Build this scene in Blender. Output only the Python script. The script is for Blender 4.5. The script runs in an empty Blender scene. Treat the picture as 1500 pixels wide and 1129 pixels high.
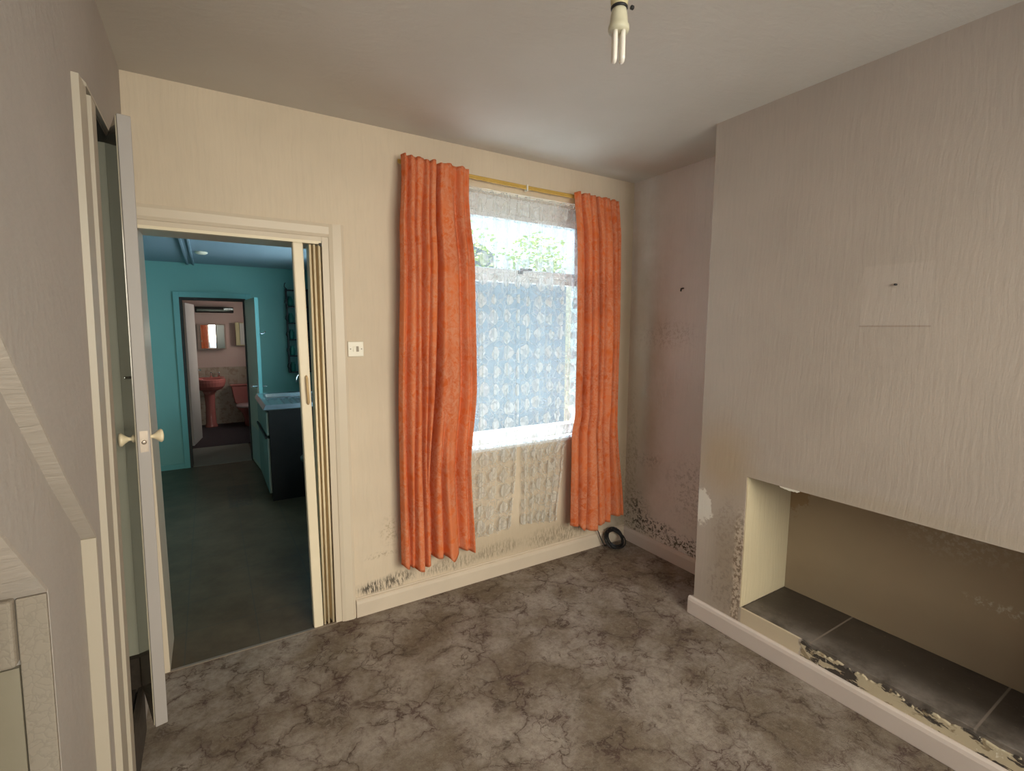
import bpy, bmesh, math, random
from mathutils import Vector, Matrix, noise as mnoise
random.seed(4)
S = bpy.context.scene
C = S.collection
PI = math.pi

# ------------------------------------------------------------------ camera
cam_d = bpy.data.cameras.new('camera')
cam = bpy.data.objects.new('camera', cam_d); C.objects.link(cam)
S.camera = cam
cam_d.sensor_width = 36; cam_d.sensor_fit = 'HORIZONTAL'
cam_d.lens = 719.155 * 36 / 1500
cam_d.clip_start = 0.02
yaw, pit, rol = 0.5527394, -0.1132555, 0.0045629
fw = Vector((math.sin(yaw)*math.cos(pit), math.cos(yaw)*math.cos(pit), math.sin(pit)))
rt = Vector((math.cos(yaw), -math.sin(yaw), 0)); up = rt.cross(fw)
r2 = rt*math.cos(rol) + up*math.sin(rol); u2 = -rt*math.sin(rol) + up*math.cos(rol)
cam.matrix_world = Matrix(((r2.x, u2.x, -fw.x, 0.23109), (r2.y, u2.y, -fw.y, -2.46238), (r2.z, u2.z, -fw.z, 1.48152), (0, 0, 0, 1)))

# ------------------------------------------------------------------ view + world
S.view_settings.view_transform = 'Standard'; S.view_settings.look = 'None'
S.view_settings.gamma = 1; S.view_settings.use_curve_mapping = False
S.view_settings.exposure = 0.0
W = bpy.data.worlds.new('sky'); S.world = W; W.use_nodes = True
bg = W.node_tree.nodes['Background']
bg.inputs[0].default_value = (0.62, 0.81, 1.0, 1); bg.inputs[1].default_value = 2.3

def area(name, loc, rot, sx, sy, power, col, portal=False):
    l = bpy.data.lights.new(name, 'AREA'); l.shape = 'RECTANGLE'; l.size = sx; l.size_y = sy
    l.energy = power; l.color = col
    if portal: l.cycles.is_portal = True
    o = bpy.data.objects.new(name, l); C.objects.link(o); o.location = loc; o.rotation_euler = rot
    return o
# daylight: sky portals in the three window openings, warm sunlit street beyond the rear window
area('portal_yard_window', (1.87, 0.27, 1.52), (-PI/2, 0, 0), 1.0, 1.5, 1, (1, 1, 1), True)
area('yard_daylight', (1.87, 0.5, 2.35), (-PI/2+0.62, 0, 0), 1.1, 0.7, 20, (0.58, 0.77, 1.0))
area('portal_kitchen_window', (1.36, 1.9, 1.5), (0, PI/2, 0), 1.1, 1.5, 1, (1, 1, 1), True)
area('portal_bathroom_window', (1.36, 5.4, 1.5), (0, PI/2, 0), 0.6, 0.6, 1, (1, 1, 1), True)
sl_ = area('street_daylight', (1.15, -3.9, 1.62), (PI/2-0.40, 0, 0.14), 1.9, 1.3, 63, (1.0, 0.885, 0.70))
sl_.data.spread = math.radians(120)
kl_ = area('kitchen_daylight', (1.75, 1.7, 1.5), (0, PI/2+0.08, -0.35), 0.9, 1.5, 36, (0.62, 0.84, 1.0))
sun_d = bpy.data.lights.new('sun', 'SUN'); sun_d.energy = 30; sun_d.angle = 0.01; sun_d.color = (0.95, 0.97, 1.0)
sun = bpy.data.objects.new('sun', sun_d); C.objects.link(sun); sun.location = (3, 4, 6)
sun.rotation_euler = (-math.radians(9), 0, 0)          # high over the yard, lights its ground, not the rooms

area('bathroom_fill', (1.6, 5.4, 1.6), (0, PI/2, -0.3), 0.6, 0.6, 16, (1.0, 0.86, 0.76))  # added lamp outside the unseen bathroom window, brightens the bathroom
# ------------------------------------------------------------------ node helpers
class M:
    def __init__(s, name, rough=0.7, spec=0.3):
        s.m = bpy.data.materials.new(name); s.m.use_nodes = True; s.t = s.m.node_tree
        s.b = s.t.nodes['Principled BSDF']; s.b.inputs['Roughness'].default_value = rough
        s.b.inputs['Specular IOR Level'].default_value = spec
        s.co = s.n('ShaderNodeTexCoord').outputs['Object']
    def n(s, ty, **kw):
        n = s.t.nodes.new(ty)
        for k, v in kw.items(): setattr(n, k, v)
        return n
    def put(s, sock, v):
        if hasattr(v, 'is_output'): s.t.links.new(v, sock)
        elif v is not None:
            if isinstance(v, (tuple, list)) and len(v) == 3 and sock.type == 'RGBA': v = (*v, 1)
            sock.default_value = v
    def math(s, op, a, b=None, c=None, clamp=False):
        n = s.n('ShaderNodeMath', operation=op, use_clamp=clamp); s.put(n.inputs[0], a)
        if b is not None: s.put(n.inputs[1], b)
        if c is not None: s.put(n.inputs[2], c)
        return n.outputs[0]
    def vm(s, op, a, b=None):
        n = s.n('ShaderNodeVectorMath', operation=op); s.put(n.inputs[0], a)
        if b is not None: s.put(n.inputs[1], b)
        return n.outputs['Value'] if op in ('LENGTH', 'DISTANCE', 'DOT_PRODUCT') else n.outputs[0]
    def mix(s, f, a, b, mode='MIX'):
        n = s.n('ShaderNodeMix', data_type='RGBA', blend_type=mode); s.put(n.inputs[0], f)
        s.put(n.inputs[6], a); s.put(n.inputs[7], b); return n.outputs[2]
    def noise(s, scale, vec=None, detail=4, rough=0.55, dist=0, out=0):
        n = s.n('ShaderNodeTexNoise'); s.put(n.inputs['Vector'], vec if vec is not None else s.co)
        n.inputs['Scale'].default_value = scale; n.inputs['Detail'].default_value = detail
        n.inputs['Roughness'].default_value = rough; n.inputs['Distortion'].default_value = dist
        return n.outputs[out]
    def vor(s, scale, vec=None, feature='F1', out='Distance', rnd=1):
        n = s.n('ShaderNodeTexVoronoi', feature=feature); s.put(n.inputs['Vector'], vec if vec is not None else s.co)
        n.inputs['Scale'].default_value = scale; n.inputs['Randomness'].default_value = rnd
        return n.outputs[out]
    def step(s, v, lo, hi, a=0.0, b=1.0):
        n = s.n('ShaderNodeMapRange', interpolation_type='SMOOTHSTEP'); s.put(n.inputs[0], v)
        n.inputs[1].default_value = lo; n.inputs[2].default_value = hi
        n.inputs[3].default_value = a; n.inputs[4].default_value = b; return n.outputs[0]
    def sep(s, v=None):
        n = s.n('ShaderNodeSeparateXYZ'); s.put(n.inputs[0], v if v is not None else s.co); return n.outputs
    def sc(s, x, y, z, v=None): return s.vm('MULTIPLY', v if v is not None else s.co, (x, y, z))
    def warp(s, scale, amt, v=None):
        v = v if v is not None else s.co
        d = s.vm('SUBTRACT', s.noise(scale, v, 3, out=1), (0.5, 0.5, 0.5))
        return s.vm('ADD', v, s.vm('MULTIPLY', d, (amt, amt, amt)))
    def bump(s, h, strength=0.3, dist=0.01, prev=None):
        n = s.n('ShaderNodeBump'); n.inputs['Strength'].default_value = strength
        n.inputs['Distance'].default_value = dist; s.put(n.inputs['Height'], h)
        if prev is not None: s.put(n.inputs['Normal'], prev)
        return n.outputs[0]
    def blob(s, c, r, amt=0.6, soft=0.3, nscale=14, v=None):
        """irregular stain of half-size r around c"""
        v = v if v is not None else s.co
        p = s.vm('DIVIDE', s.vm('SUBTRACT', v, c), r)
        d = s.math('ADD', s.vm('LENGTH', p), s.math('MULTIPLY', s.math('SUBTRACT', s.noise(nscale, v, 5, 0.7), 0.5), amt*2))
        return s.step(d, 1-soft, 1+soft, 1, 0)
    def done(s, col=None, nor=None, rough=None, **kw):
        if col is not None: s.put(s.b.inputs['Base Color'], col)
        if nor is not None: s.put(s.b.inputs['Normal'], nor)
        if rough is not None: s.put(s.b.inputs['Roughness'], rough)
        for k, v in kw.items(): s.put(s.b.inputs[k.replace('_', ' ')], v)
        return s.m

def plain(name, col, rough=0.6, var=0.12, scale=9, bump=0.05, metal=0, spec=0.3):
    m = M(name, rough, spec)
    f = m.noise(scale, None, 5)
    c = m.mix(f, tuple(max(0, x*(1-var)) for x in col), tuple(min(1, x*(1+var)) for x in col))
    return m.done(c, m.bump(m.noise(scale*12, None, 3), bump, 0.003), Metallic=metal)

def wallpaper(name, col, spots=(), streak=(70, 70, 5), bs=0.35, extra=None, seams=None):
    """cream paper with a vertical ripple relief; spots = (centre, radius, colour, opacity, kind)"""
    m = M(name, 0.75, 0.2)
    w = m.warp(3, 0.05)
    rip = m.noise(1.0, m.sc(*streak, v=w), 3, 0.5)
    fine = m.noise(160, None, 2)
    big = m.noise(1.3, None, 4)
    c = m.mix(m.step(big, 0.3, 0.7), tuple(x*0.93 for x in col), tuple(min(1, x*1.05) for x in col))
    c = m.mix(m.math('MULTIPLY', m.step(rip, 0.45, 0.75), 0.12), c, tuple(x*0.72 for x in col))
    h = m.math('ADD', rip, m.math('MULTIPLY', fine, 0.15))
    for (ce, r, sc_, op, kind) in spots:
        if kind == 'mould':
            b = m.blob(ce, r, 0.7, 0.5, 9)
            st = m.step(m.noise(1.0, m.sc(120, 120, 26, v=w), 4, 0.7), 0.42, 0.60)
            k = m.math('MULTIPLY', m.math('MULTIPLY', b, st), op)
        elif kind == 'speck':
            b = m.blob(ce, r, 0.6, 0.6, 9)
            st = m.step(m.noise(48, None, 5, 0.75), 0.49, 0.58)
            k = m.math('MULTIPLY', m.math('MULTIPLY', b, st), op)
        elif kind == 'rect':
            p = m.sep(m.vm('DIVIDE', m.vm('ABSOLUTE', m.vm('SUBTRACT', m.co, ce)), r))
            k = m.math('MULTIPLY', m.math('MULTIPLY', m.step(p[1], 0.96, 1.02, 1, 0), m.step(p[2], 0.97, 1.02, 1, 0)), op)
        elif kind == 'chip':
            k = m.math('MULTIPLY', m.blob(ce, r, 0.95, 0.10, 22), op)
        else:
            k = m.math('MULTIPLY', m.blob(ce, r, 0.45, 0.75, 5), op)
        c = m.mix(k, c, sc_)
    if extra: c, h = extra(m, c, h)
    return m.done(c, m.bump(h, bs, 0.006))

# ------------------------------------------------------------------ mesh helpers
def obj(name, bm, mat=None, parent=None, smooth=False, bevel=0, mods=()):
    bmesh.ops.recalc_face_normals(bm, faces=bm.faces)
    me = bpy.data.meshes.new(name); bm.to_mesh(me); bm.free()
    if smooth:
        for p in me.polygons: p.use_smooth = True
    o = bpy.data.objects.new(name, me); C.objects.link(o)
    if mat: me.materials.append(mat)
    if parent is not None:
        o.parent = parent
        o.matrix_parent_inverse = parent_inv(parent)
    if bevel:
        b = o.modifiers.new('bevel', 'BEVEL'); b.width = bevel; b.segments = 2; b.limit_method = 'ANGLE'; b.harden_normals = False
    return o
def parent_inv(p):
    m = Matrix.Translation(p.location)
    q = p.parent
    while q is not None: q = q.parent
    return m.inverted() if p.type == 'EMPTY' else Matrix()
def thing(name, label, cat, loc, group=None):
    o = bpy.data.objects.new(name, None); C.objects.link(o); o.location = loc; o.empty_display_size = 0.05
    return tag(o, label, cat, group)
def tag(o, label, cat=None, group=None):
    o['label'] = label
    if cat: o['category'] = cat
    if group: o['group'] = group
    return o
def struct(o, label=None):
    o['kind'] = 'structure'
    if label: o['label'] = label
    return o
def box(bm, x0, x1, y0, y1, z0, z1, seg=None):
    vs = [bm.verts.new((x, y, z)) for x in (x0, x1) for y in (y0, y1) for z in (z0, z1)]
    for f in ((0, 1, 3, 2), (4, 6, 7, 5), (0, 4, 5, 1), (2, 3, 7, 6), (0, 2, 6, 4), (1, 5, 7, 3)):
        bm.faces.new([vs[i] for i in f])
    return vs
def B(*a):
    bm = bmesh.new(); box(bm, *a); return bm
def boxes(*l):
    bm = bmesh.new()
    for a in l: box(bm, *a)
    return bm
LEAN = 0.05
def lean(bm):           # the stair partition is a little out of plumb
    for v in bm.verts: v.co.x -= LEAN*(1 - v.co.z/2.45)
    return bm
def prism(bm, pts, axis, a, b):
    """extrude a polygon (2D pts) along axis 0/1/2 from a to b"""
    def mk(p, t):
        l = list(p); l.insert(axis, t); return bm.verts.new(l)
    A = [mk(p, a) for p in pts]; Bv = [mk(p, b) for p in pts]
    bm.faces.new(A); bm.faces.new(Bv[::-1]); n = len(pts)
    for i in range(n): bm.faces.new((A[i], A[(i+1) % n], Bv[(i+1) % n], Bv[i]))
    return bm
def lathe(bm, prof, c, axis='z', n=20):
    rings = []
    for r, h in prof:
        ring = []
        for i in range(n):
            a = 2*PI*i/n; p, q = r*math.cos(a), r*math.sin(a)
            co = {'z': (p, q, h), 'x': (h, p, q), 'y': (p, h, q)}[axis]
            ring.append(bm.verts.new(Vector(co)+Vector(c)))
        rings.append(ring)
    for a, b in zip(rings, rings[1:]):
        for i in range(n): bm.faces.new((a[i], a[(i+1) % n], b[(i+1) % n], b[i]))
    if prof[0][0] > 1e-5: bm.faces.new(rings[0][::-1])
    if prof[-1][0] > 1e-5: bm.faces.new(rings[-1])
    bmesh.ops.remove_doubles(bm, verts=bm.verts, dist=1e-6)
    return bm
def tube(bm, pts, r, n=8, closed=False):
    pts = [Vector(p) for p in pts]; rings = []
    N = len(pts)
    prev = None
    for i, p in enumerate(pts):
        t = (pts[(i+1) % N] - pts[i-1]) if closed else (pts[min(i+1, N-1)] - pts[max(i-1, 0)])
        t.normalize()
        if prev is None: a = t.orthogonal().normalized()
        else: a = (prev - t*prev.dot(t)).normalized()
        prev = a; b = t.cross(a)
        rr = r[i] if isinstance(r, (list, tuple)) else r
        rings.append([bm.verts.new(p + (a*math.cos(2*PI*k/n) + b*math.sin(2*PI*k/n))*rr) for k in range(n)])
    rng = range(N) if closed else range(N-1)
    for i in rng:
        A, Bq = rings[i], rings[(i+1) % N]
        for k in range(n): bm.faces.new((A[k], A[(k+1) % n], Bq[(k+1) % n], Bq[k]))
    if not closed: bm.faces.new(rings[0][::-1]); bm.faces.new(rings[-1])
    return bm
def lerp(tab, x):
    tab = sorted(tab)
    if x <= tab[0][0]: return tab[0][1]
    for (a, b), (c, d) in zip(tab, tab[1:]):
        if x <= c:
            t = (x-a)/(c-a); t = t*t*(3-2*t); return b+(d-b)*t
    return tab[-1][1]

# ------------------------------------------------------------------ materials
CREAM = (0.66, 0.55, 0.43)
K = (0.035, 0.03, 0.028)
m_back = wallpaper('wallpaper_back', (0.68, 0.57, 0.44), [
    ((0.96, 0, 0.135), (0.13, 9, 0.035), K, 0.85, 'mould'), ((0.90, 0, 0.13), (0.04, 9, 0.03), K, 0.8, 'mould'),
    ((1.03, 0, 0.155), (0.07, 9, 0.03), K, 0.8, 'mould'),
    ((1.36, 0, 0.145), (0.22, 9, 0.035), (0.12, 0.1, 0.08), 0.7, 'mould'),
    ((1.66, 0, 0.165), (0.16, 9, 0.04), (0.1, 0.085, 0.07), 0.8, 'mould'),
    ((2.12, 0, 0.16), (0.24, 9, 0.06), (0.08, 0.07, 0.06), 0.9, 'mould'),
    ((2.62, 0, 0.2), (0.16, 9, 0.12), (0.36, 0.33, 0.29), 0.7, 'stain'),
    ((2.68, 0, 0.3), (0.06, 9, 0.3), (0.2, 0.17, 0.12), 0.5, 'speck'),
    ((1.0, 0, 0.42), (0.05, 9, 0.07), (0.33, 0.25, 0.14), 0.45, 'speck'),
    ((0.95, 0, 0.30), (0.09, 9, 0.015), (0.3, 0.22, 0.14), 0.5, 'speck'),
    ((1.9, 0, 0.2), (0.8, 9, 0.12), (0.52, 0.42, 0.30), 0.6, 'stain'),
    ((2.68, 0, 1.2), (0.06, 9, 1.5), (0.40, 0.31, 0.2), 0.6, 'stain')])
m_recess = wallpaper('wallpaper_recess', (0.72, 0.665, 0.63), [
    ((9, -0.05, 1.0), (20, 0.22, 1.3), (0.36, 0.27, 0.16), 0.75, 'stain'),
    ((2.7, -0.12, 0.2), (9, 0.10, 0.14), K, 0.85, 'speck'), ((2.7, -0.30, 0.175), (9, 0.14, 0.05), K, 0.95, 'speck'),
    ((2.7, -0.60, 0.15), (9, 0.20, 0.05), K, 0.98, 'speck'), ((2.7, -0.45, 0.12), (9, 0.45, 0.05), (0.12, 0.1, 0.07), 0.8, 'speck'),
    ((2.7, -0.2, 0.62), (9, 0.1, 0.05), (0.25, 0.2, 0.15), 0.5, 'speck'), ((2.7, -0.6, 0.5), (9, 0.2, 0.2), (0.25, 0.2, 0.18), 0.4, 'speck'),
    ((2.7, -0.3, 1.45), (9, 0.22, 0.08), (0.3, 0.22, 0.16), 0.35, 'speck'), ((2.7, -0.05, 0.5), (9, 0.05, 0.5), (0.2, 0.17, 0.1), 0.45, 'speck')])
def chim_extra(m, c, h):
    p = m.sep()
    # torn, flaking plaster strip below the hearth line, and along the left edge of the recess
    yy = m.math('ADD', p[1], m.math('MULTIPLY', m.math('SUBTRACT', m.noise(30, None, 4), 0.5), 0.05))
    zone = m.math('MULTIPLY', m.step(yy, -1.44, -1.435, 1, 0), m.step(p[2], 0.165, 0.175, 1, 0))
    n1 = m.noise(1, m.sc(1, 5, 18, v=m.warp(14, 0.05)), 5, 0.62)
    pl = m.mix(m.step(n1, 0.475, 0.505), (0.07, 0.058, 0.05), (0.52, 0.44, 0.31))
    pl = m.mix(m.step(m.noise(1, m.sc(1, 14, 20, v=m.warp(9, 0.08)), 4, 0.6), 0.55, 0.6), pl, (0.30, 0.235, 0.15))
    pl = m.mix(m.step(m.noise(40, None, 5, 0.7), 0.62, 0.66), pl, (0.70, 0.64, 0.52))
    c = m.mix(zone, c, pl)
    clean = m.math('MULTIPLY', m.math('MULTIPLY', m.step(yy, -1.435, -1.43), m.step(p[1], -1.16, -1.15, 1, 0)), m.step(p[2], 0.165, 0.17, 1, 0))
    c = m.mix(m.math('MULTIPLY', clean, 0.7), c, (0.66, 0.55, 0.38))
    e = m.math('ABSOLUTE', m.math('ADD', m.math('ADD', p[1], 1.125), m.math('MULTIPLY', m.math('SUBTRACT', m.noise(16, None, 5, 0.7), 0.5), 0.05)))
    edge = m.math('MULTIPLY', m.step(e, 0.012, 0.03, 1, 0), m.step(p[2], 0.5, 0.7, 1, 0))
    ec = m.mix(m.step(m.noise(60, None, 4, 0.7), 0.45, 0.55), (0.16, 0.1, 0.06), (0.68, 0.56, 0.44))
    c = m.mix(m.math('MULTIPLY', edge, 0.6), c, ec)
    h = m.math('ADD', h, m.math('MULTIPLY', m.math('MULTIPLY', zone, n1), 2.5))
    return c, h
m_chim = wallpaper('wallpaper_chimney', (0.455, 0.385, 0.33), [
    ((2.33, -1.02, 0.85), (9, 0.14, 0.16), (0.43, 0.31, 0.19), 0.6, 'stain'),
    ((2.33, -1.08, 0.35), (9, 0.10, 0.25), (0.34, 0.27, 0.2), 0.75, 'stain'),
    ((2.33, -1.05, 0.22), (9, 0.07, 0.12), (0.25, 0.2, 0.17), 0.6, 'speck'),
    ((2.33, -1.06, 0.5), (9, 0.06, 0.15), (0.28, 0.22, 0.18), 0.6, 'speck'),
    ((2.33, -0.92, 0.595), (9, 0.045, 0.085), (0.72, 0.67, 0.60), 1.0, 'chip'),
    ((2.33, -1.667, 1.612), (9, 0.106, 0.108), (0.495, 0.425, 0.37), 0.65, 'rect'),
    ((2.33, -1.667, 1.500), (9, 0.11, 0.0025), (0.27, 0.2, 0.15), 0.5, 'rect'),
    ((2.33, -1.62, 0.83), (9, 0.6, 0.03), (0.4, 0.33, 0.24), 0.4, 'stain')], streak=(80, 80, 7), bs=0.20, extra=chim_extra)
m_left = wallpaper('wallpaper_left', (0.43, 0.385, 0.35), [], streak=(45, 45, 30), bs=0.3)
m_rear = wallpaper('wallpaper_rear', CREAM)
def cheek(m, c, h): return m.mix(m.step(m.sep()[0], 2.66, 2.70), c, (0.5, 0.38, 0.2)), h
m_cheek = wallpaper('wallpaper_cheek', (0.60, 0.51, 0.35), [], extra=None, bs=0.5)
m = M('ceiling_paint', 0.85, 0.1)
w_ = m.warp(5, 0.12)
nz = m.noise(1, m.sc(14, 38, 1, v=w_), 5, 0.6)
m_ceil = m.done(m.mix(m.step(m.noise(1.1), 0.3, 0.7), (0.59, 0.55, 0.49), (0.65, 0.61, 0.55)), m.bump(nz, 0.28, 0.007))
# carpet
m = M('carpet', 0.95, 0.05)
v = m.warp(6, 0.17); v = m.warp(24, 0.06, v); v = m.warp(70, 0.022, v)
d1 = m.vor(6.4, v, 'DISTANCE_TO_EDGE'); d2 = m.vor(13, m.vm('ADD', v, (3.1, 1.7, 0)), 'DISTANCE_TO_EDGE')
brk = m.step(m.noise(4.5, None, 3), 0.38, 0.60)
v1 = m.math('MULTIPLY', m.step(d1, 0.0, 0.045, 1, 0), m.math('ADD', m.math('MULTIPLY', brk, 0.85), 0.15))
v2 = m.math('MULTIPLY', m.step(d2, 0.0, 0.05, 1, 0), m.step(m.noise(6, m.vm('ADD', m.co, (5, 5, 0)), 3), 0.5, 0.62))
halo = m.math('MULTIPLY', m.math('MULTIPLY', m.step(d1, 0.0, 0.20, 1, 0), brk), 0.42)
bl = m.math('MULTIPLY', m.step(m.noise(9, v, 6, 0.75), 0.51, 0.66), m.step(d1, 0.0, 0.32, 1, 0.12))
dark = m.math('MAXIMUM', m.math('MAXIMUM', v1, m.math('MULTIPLY', v2, 0.8)), m.math('MAXIMUM', halo, bl), clamp=True)
base = m.mix(m.step(m.noise(3.2, None, 4), 0.35, 0.65), (0.31, 0.245, 0.18), (0.58, 0.495, 0.425))
base = m.mix(m.math('MULTIPLY', m.step(m.noise(14, None, 5, 0.7), 0.4, 0.7), 0.45), base, (0.27, 0.215, 0.155))
vein = m.mix(m.step(m.noise(5, m.vm('ADD', m.co, (9, 2, 0))), 0.4, 0.6), (0.105, 0.068, 0.052), (0.13, 0.075, 0.068))
col = m.mix(m.math('MULTIPLY', dark, 0.92), base, vein)
mott = m.noise(42, None, 5, 0.8)
col = m.mix(m.math('MULTIPLY', m.step(mott, 0.45, 0.68), 0.38), col, (0.15, 0.105, 0.085))
col = m.mix(m.math('MULTIPLY', m.step(mott, 0.5, 0.32), 0.25), col, (0.62, 0.55, 0.47))
fib = m.noise(330, None, 3, 0.7)
col = m.mix(m.math('MULTIPLY', fib, 0.35), col, (0.13, 0.1, 0.075))
m_carpet = m.done(col, m.bump(m.math('ADD', fib, m.math('MULTIPLY', m.noise(60, None, 3), 0.8)), 0.9, 0.01))
m_dcarpet = plain('stair_carpet', (0.075, 0.058, 0.045), 0.95, 0.5, 30, 0.6)
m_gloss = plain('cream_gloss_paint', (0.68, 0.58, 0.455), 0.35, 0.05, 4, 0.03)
m_gloss2 = plain('cream_gloss_paint_shaded', (0.45, 0.395, 0.32), 0.4, 0.05, 4, 0.03)  # same cream gloss, shade put into the colour for strongly lit faces
m_skirt = plain('skirting_paint', (0.66, 0.56, 0.45), 0.42, 0.10, 6, 0.06)
m_skirt2 = plain('skirting_paint_pinkish', (0.64, 0.55, 0.50), 0.42, 0.08, 6, 0.06)
m_leaf = plain('door_paint', (0.36, 0.325, 0.305), 0.5, 0.05, 5, 0.03, spec=0.5)
m_leafface = plain('door_face_gloss', (0.42, 0.37, 0.28), 0.12, 0.1, 5, 0.02, spec=0.6)
m_green = plain('stair_lining_paint', (0.60, 0.59, 0.47), 0.4, 0.1, 5, 0.03)
m_brass = plain('aged_cream_knob', (0.78, 0.66, 0.45), 0.28, 0.08, 30, 0.02, spec=0.6)
m_plate = plain('latch_metal', (0.40, 0.33, 0.27), 0.35, 0.15, 60, 0.05, metal=0.6)
m_white = plain('white_plastic', (0.80, 0.76, 0.66), 0.35, 0.03, 20, 0.0, spec=0.5)
m_switch = plain('switch_plastic', (0.80, 0.745, 0.62), 0.35, 0.02, 20, 0.0, spec=0.5)
m_grey = plain('grey_gap', (0.36, 0.31, 0.25), 0.5, 0.05, 20, 0)
m_upvc = plain('upvc_frame', (0.84, 0.85, 0.86), 0.3, 0.02, 10, 0.0, spec=0.5)
m_fold = plain('folding_door_vinyl', (0.90, 0.75, 0.50), 0.35, 0.08, 8, 0.03)
m_foldw = plain('folding_door_post', (0.86, 0.75, 0.56), 0.35, 0.05, 8, 0.03)
m_pole = plain('curtain_track_yellowed', (0.62, 0.40, 0.10), 0.4, 0.15, 20, 0.03)
m_black = plain('black_rubber', (0.018, 0.018, 0.02), 0.45, 0.2, 40, 0.02, spec=0.4)
m_teal = plain('teal_wall_paint', (0.20, 0.44, 0.40), 0.5, 0.07, 2, 0.08)
m_teal2 = plain('teal_gloss_trim', (0.17, 0.44, 0.42), 0.35, 0.06, 3, 0.03)
m_kceil = plain('kitchen_ceiling_paint', (0.26, 0.345, 0.385), 0.6, 0.06, 3, 0.05)
m_pinkx = plain('bathroom_pink_tile', (0.50, 0.34, 0.30), 0.35, 0.1, 8, 0.02)
m_fireback = wallpaper('fireback_plaster', (0.35, 0.27, 0.18), [
    ((2.71, -1.17, 0.72), (9, 0.07, 0.14), (0.27, 0.17, 0.08), 0.7, 'chip'),
    ((2.71, -1.95, 0.45), (9, 0.09, 0.02), (0.58, 0.53, 0.42), 0.6, 'speck'),
    ((2.71, -1.8, 0.7), (9, 0.2, 0.1), (0.50, 0.45, 0.36), 0.4, 'speck'),
    ((2.71, -1.9, 0.22), (9, 0.9, 0.12), (0.22, 0.165, 0.11), 0.5, 'stain')], streak=(6, 6, 6), bs=0.15)
# slate hearth tiles
m = M('slate_hearth', 0.45, 0.35)
p = m.sep()
jo = m.math('MINIMUM', m.math('ABSOLUTE', m.math('ADD', p[1], 1.47)), m.math('ABSOLUTE', m.math('ADD', p[1], 2.0)))
dust = m.math('MULTIPLY', m.step(p[0], 2.33, 2.52, 1, 0), m.step(m.noise(7, m.sc(1, 1, 1), 5, 0.7), 0.25, 0.7))
c = m.mix(m.noise(10, None, 5, 0.7), (0.035, 0.028, 0.022), (0.085, 0.068, 0.055))
c = m.mix(m.math('MULTIPLY', dust, 0.8), c, (0.27, 0.235, 0.21))
c = m.mix(m.math('MULTIPLY', m.step(m.noise(34, None, 6, 0.8), 0.6, 0.7), 0.6), c, (0.2, 0.16, 0.11))
c = m.mix(m.math('MULTIPLY', m.step(jo, 0.002, 0.005, 1, 0), 0.8), c, (0.24, 0.2, 0.17))
m_slate = m.done(c, m.bump(m.noise(30, None, 5), 0.3, 0.004))
# kitchen vinyl floor
m = M('vinyl_tiles', 0.42, 0.4)
p = m.sep()
gx = m.math('ABSOLUTE', m.math('SUBTRACT', m.math('FRACT', m.math('MULTIPLY', m.math('ADD', p[0], 9.03), 3.3)), 0.5))
gy = m.math('ABSOLUTE', m.math('SUBTRACT', m.math('FRACT', m.math('MULTIPLY', m.math('ADD', p[1], 9.1), 3.3)), 0.5))
gr = m.math('MAXIMUM', m.step(gx, 0.485, 0.495), m.step(gy, 0.485, 0.495))
c = m.mix(m.step(m.noise(4, None, 6, 0.7), 0.3, 0.7), (0.082, 0.056, 0.030), (0.135, 0.10, 0.058))
c = m.mix(m.math('MULTIPLY', gr, 0.6), c, (0.06, 0.06, 0.05))
pp = m.sep(m.vm('DIVIDE', m.vm('ABSOLUTE', m.vm('SUBTRACT', m.co, (0.39, 2.44, 0))), (0.09, 0.33, 9)))
pm = m.math('MULTIPLY', m.step(pp[0], 0.9, 1.05, 1, 0), m.step(pp[1], 0.95, 1.03, 1, 0))
c = m.mix(m.math('MULTIPLY', m.math('MULTIPLY', pm, m.step(m.noise(30, None, 4), 0.3, 0.6)), 0.75), c, (0.05, 0.045, 0.04))
m_vinyl = m.done(c, m.bump(m.noise(12), 0.08, 0.004))
m_lobbyfloor = plain('lobby_vinyl', (0.30, 0.27, 0.22), 0.5, 0.12, 6, 0.05)
m_bcarpet = plain('bathroom_carpet', (0.075, 0.05, 0.055), 0.95, 0.3, 60, 0.5)
m = M('bathroom_tiles', 0.3, 0.5)
p = m.sep()
gx = m.math('ABSOLUTE', m.math('SUBTRACT', m.math('FRACT', m.math('MULTIPLY', p[0], 6.6)), 0.5))
gz = m.math('ABSOLUTE', m.math('SUBTRACT', m.math('FRACT', m.math('MULTIPLY', p[2], 6.6)), 0.5))
gr = m.math('MAXIMUM', m.step(gx, 0.47, 0.49), m.step(gz, 0.47, 0.49))
low = m.step(p[2], 0.885, 0.89, 1, 0)
c = m.mix(low, (0.56, 0.38, 0.34), m.mix(m.step(m.noise(22, None, 4), 0.5, 0.65), (0.40, 0.31, 0.24), (0.30, 0.2, 0.15)))
c = m.mix(m.math('MULTIPLY', gr, 0.3), c, (0.55, 0.45, 0.4))
m_btile = m.done(c)
m_suite = plain('pink_ceramic', (0.52, 0.17, 0.15), 0.12, 0.05, 3, 0, spec=0.6)
m_steel = plain('stainless_steel', (0.55, 0.62, 0.66), 0.22, 0.1, 14, 0.05, metal=0.9)
m_chrome = plain('chrome', (0.8, 0.8, 0.8), 0.08, 0.0, 14, 0, metal=1)
m_kdoor = plain('kitchen_door_laminate', (0.27, 0.31, 0.26), 0.4, 0.1, 7, 0.03)
m_dkwood = plain('dark_side_panel', (0.018, 0.016, 0.014), 0.7, 0.3, 12, 0.05)
m_kleaf = plain('grey_green_door_paint', (0.62, 0.56, 0.42), 0.35, 0.08, 5, 0.03)
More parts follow.
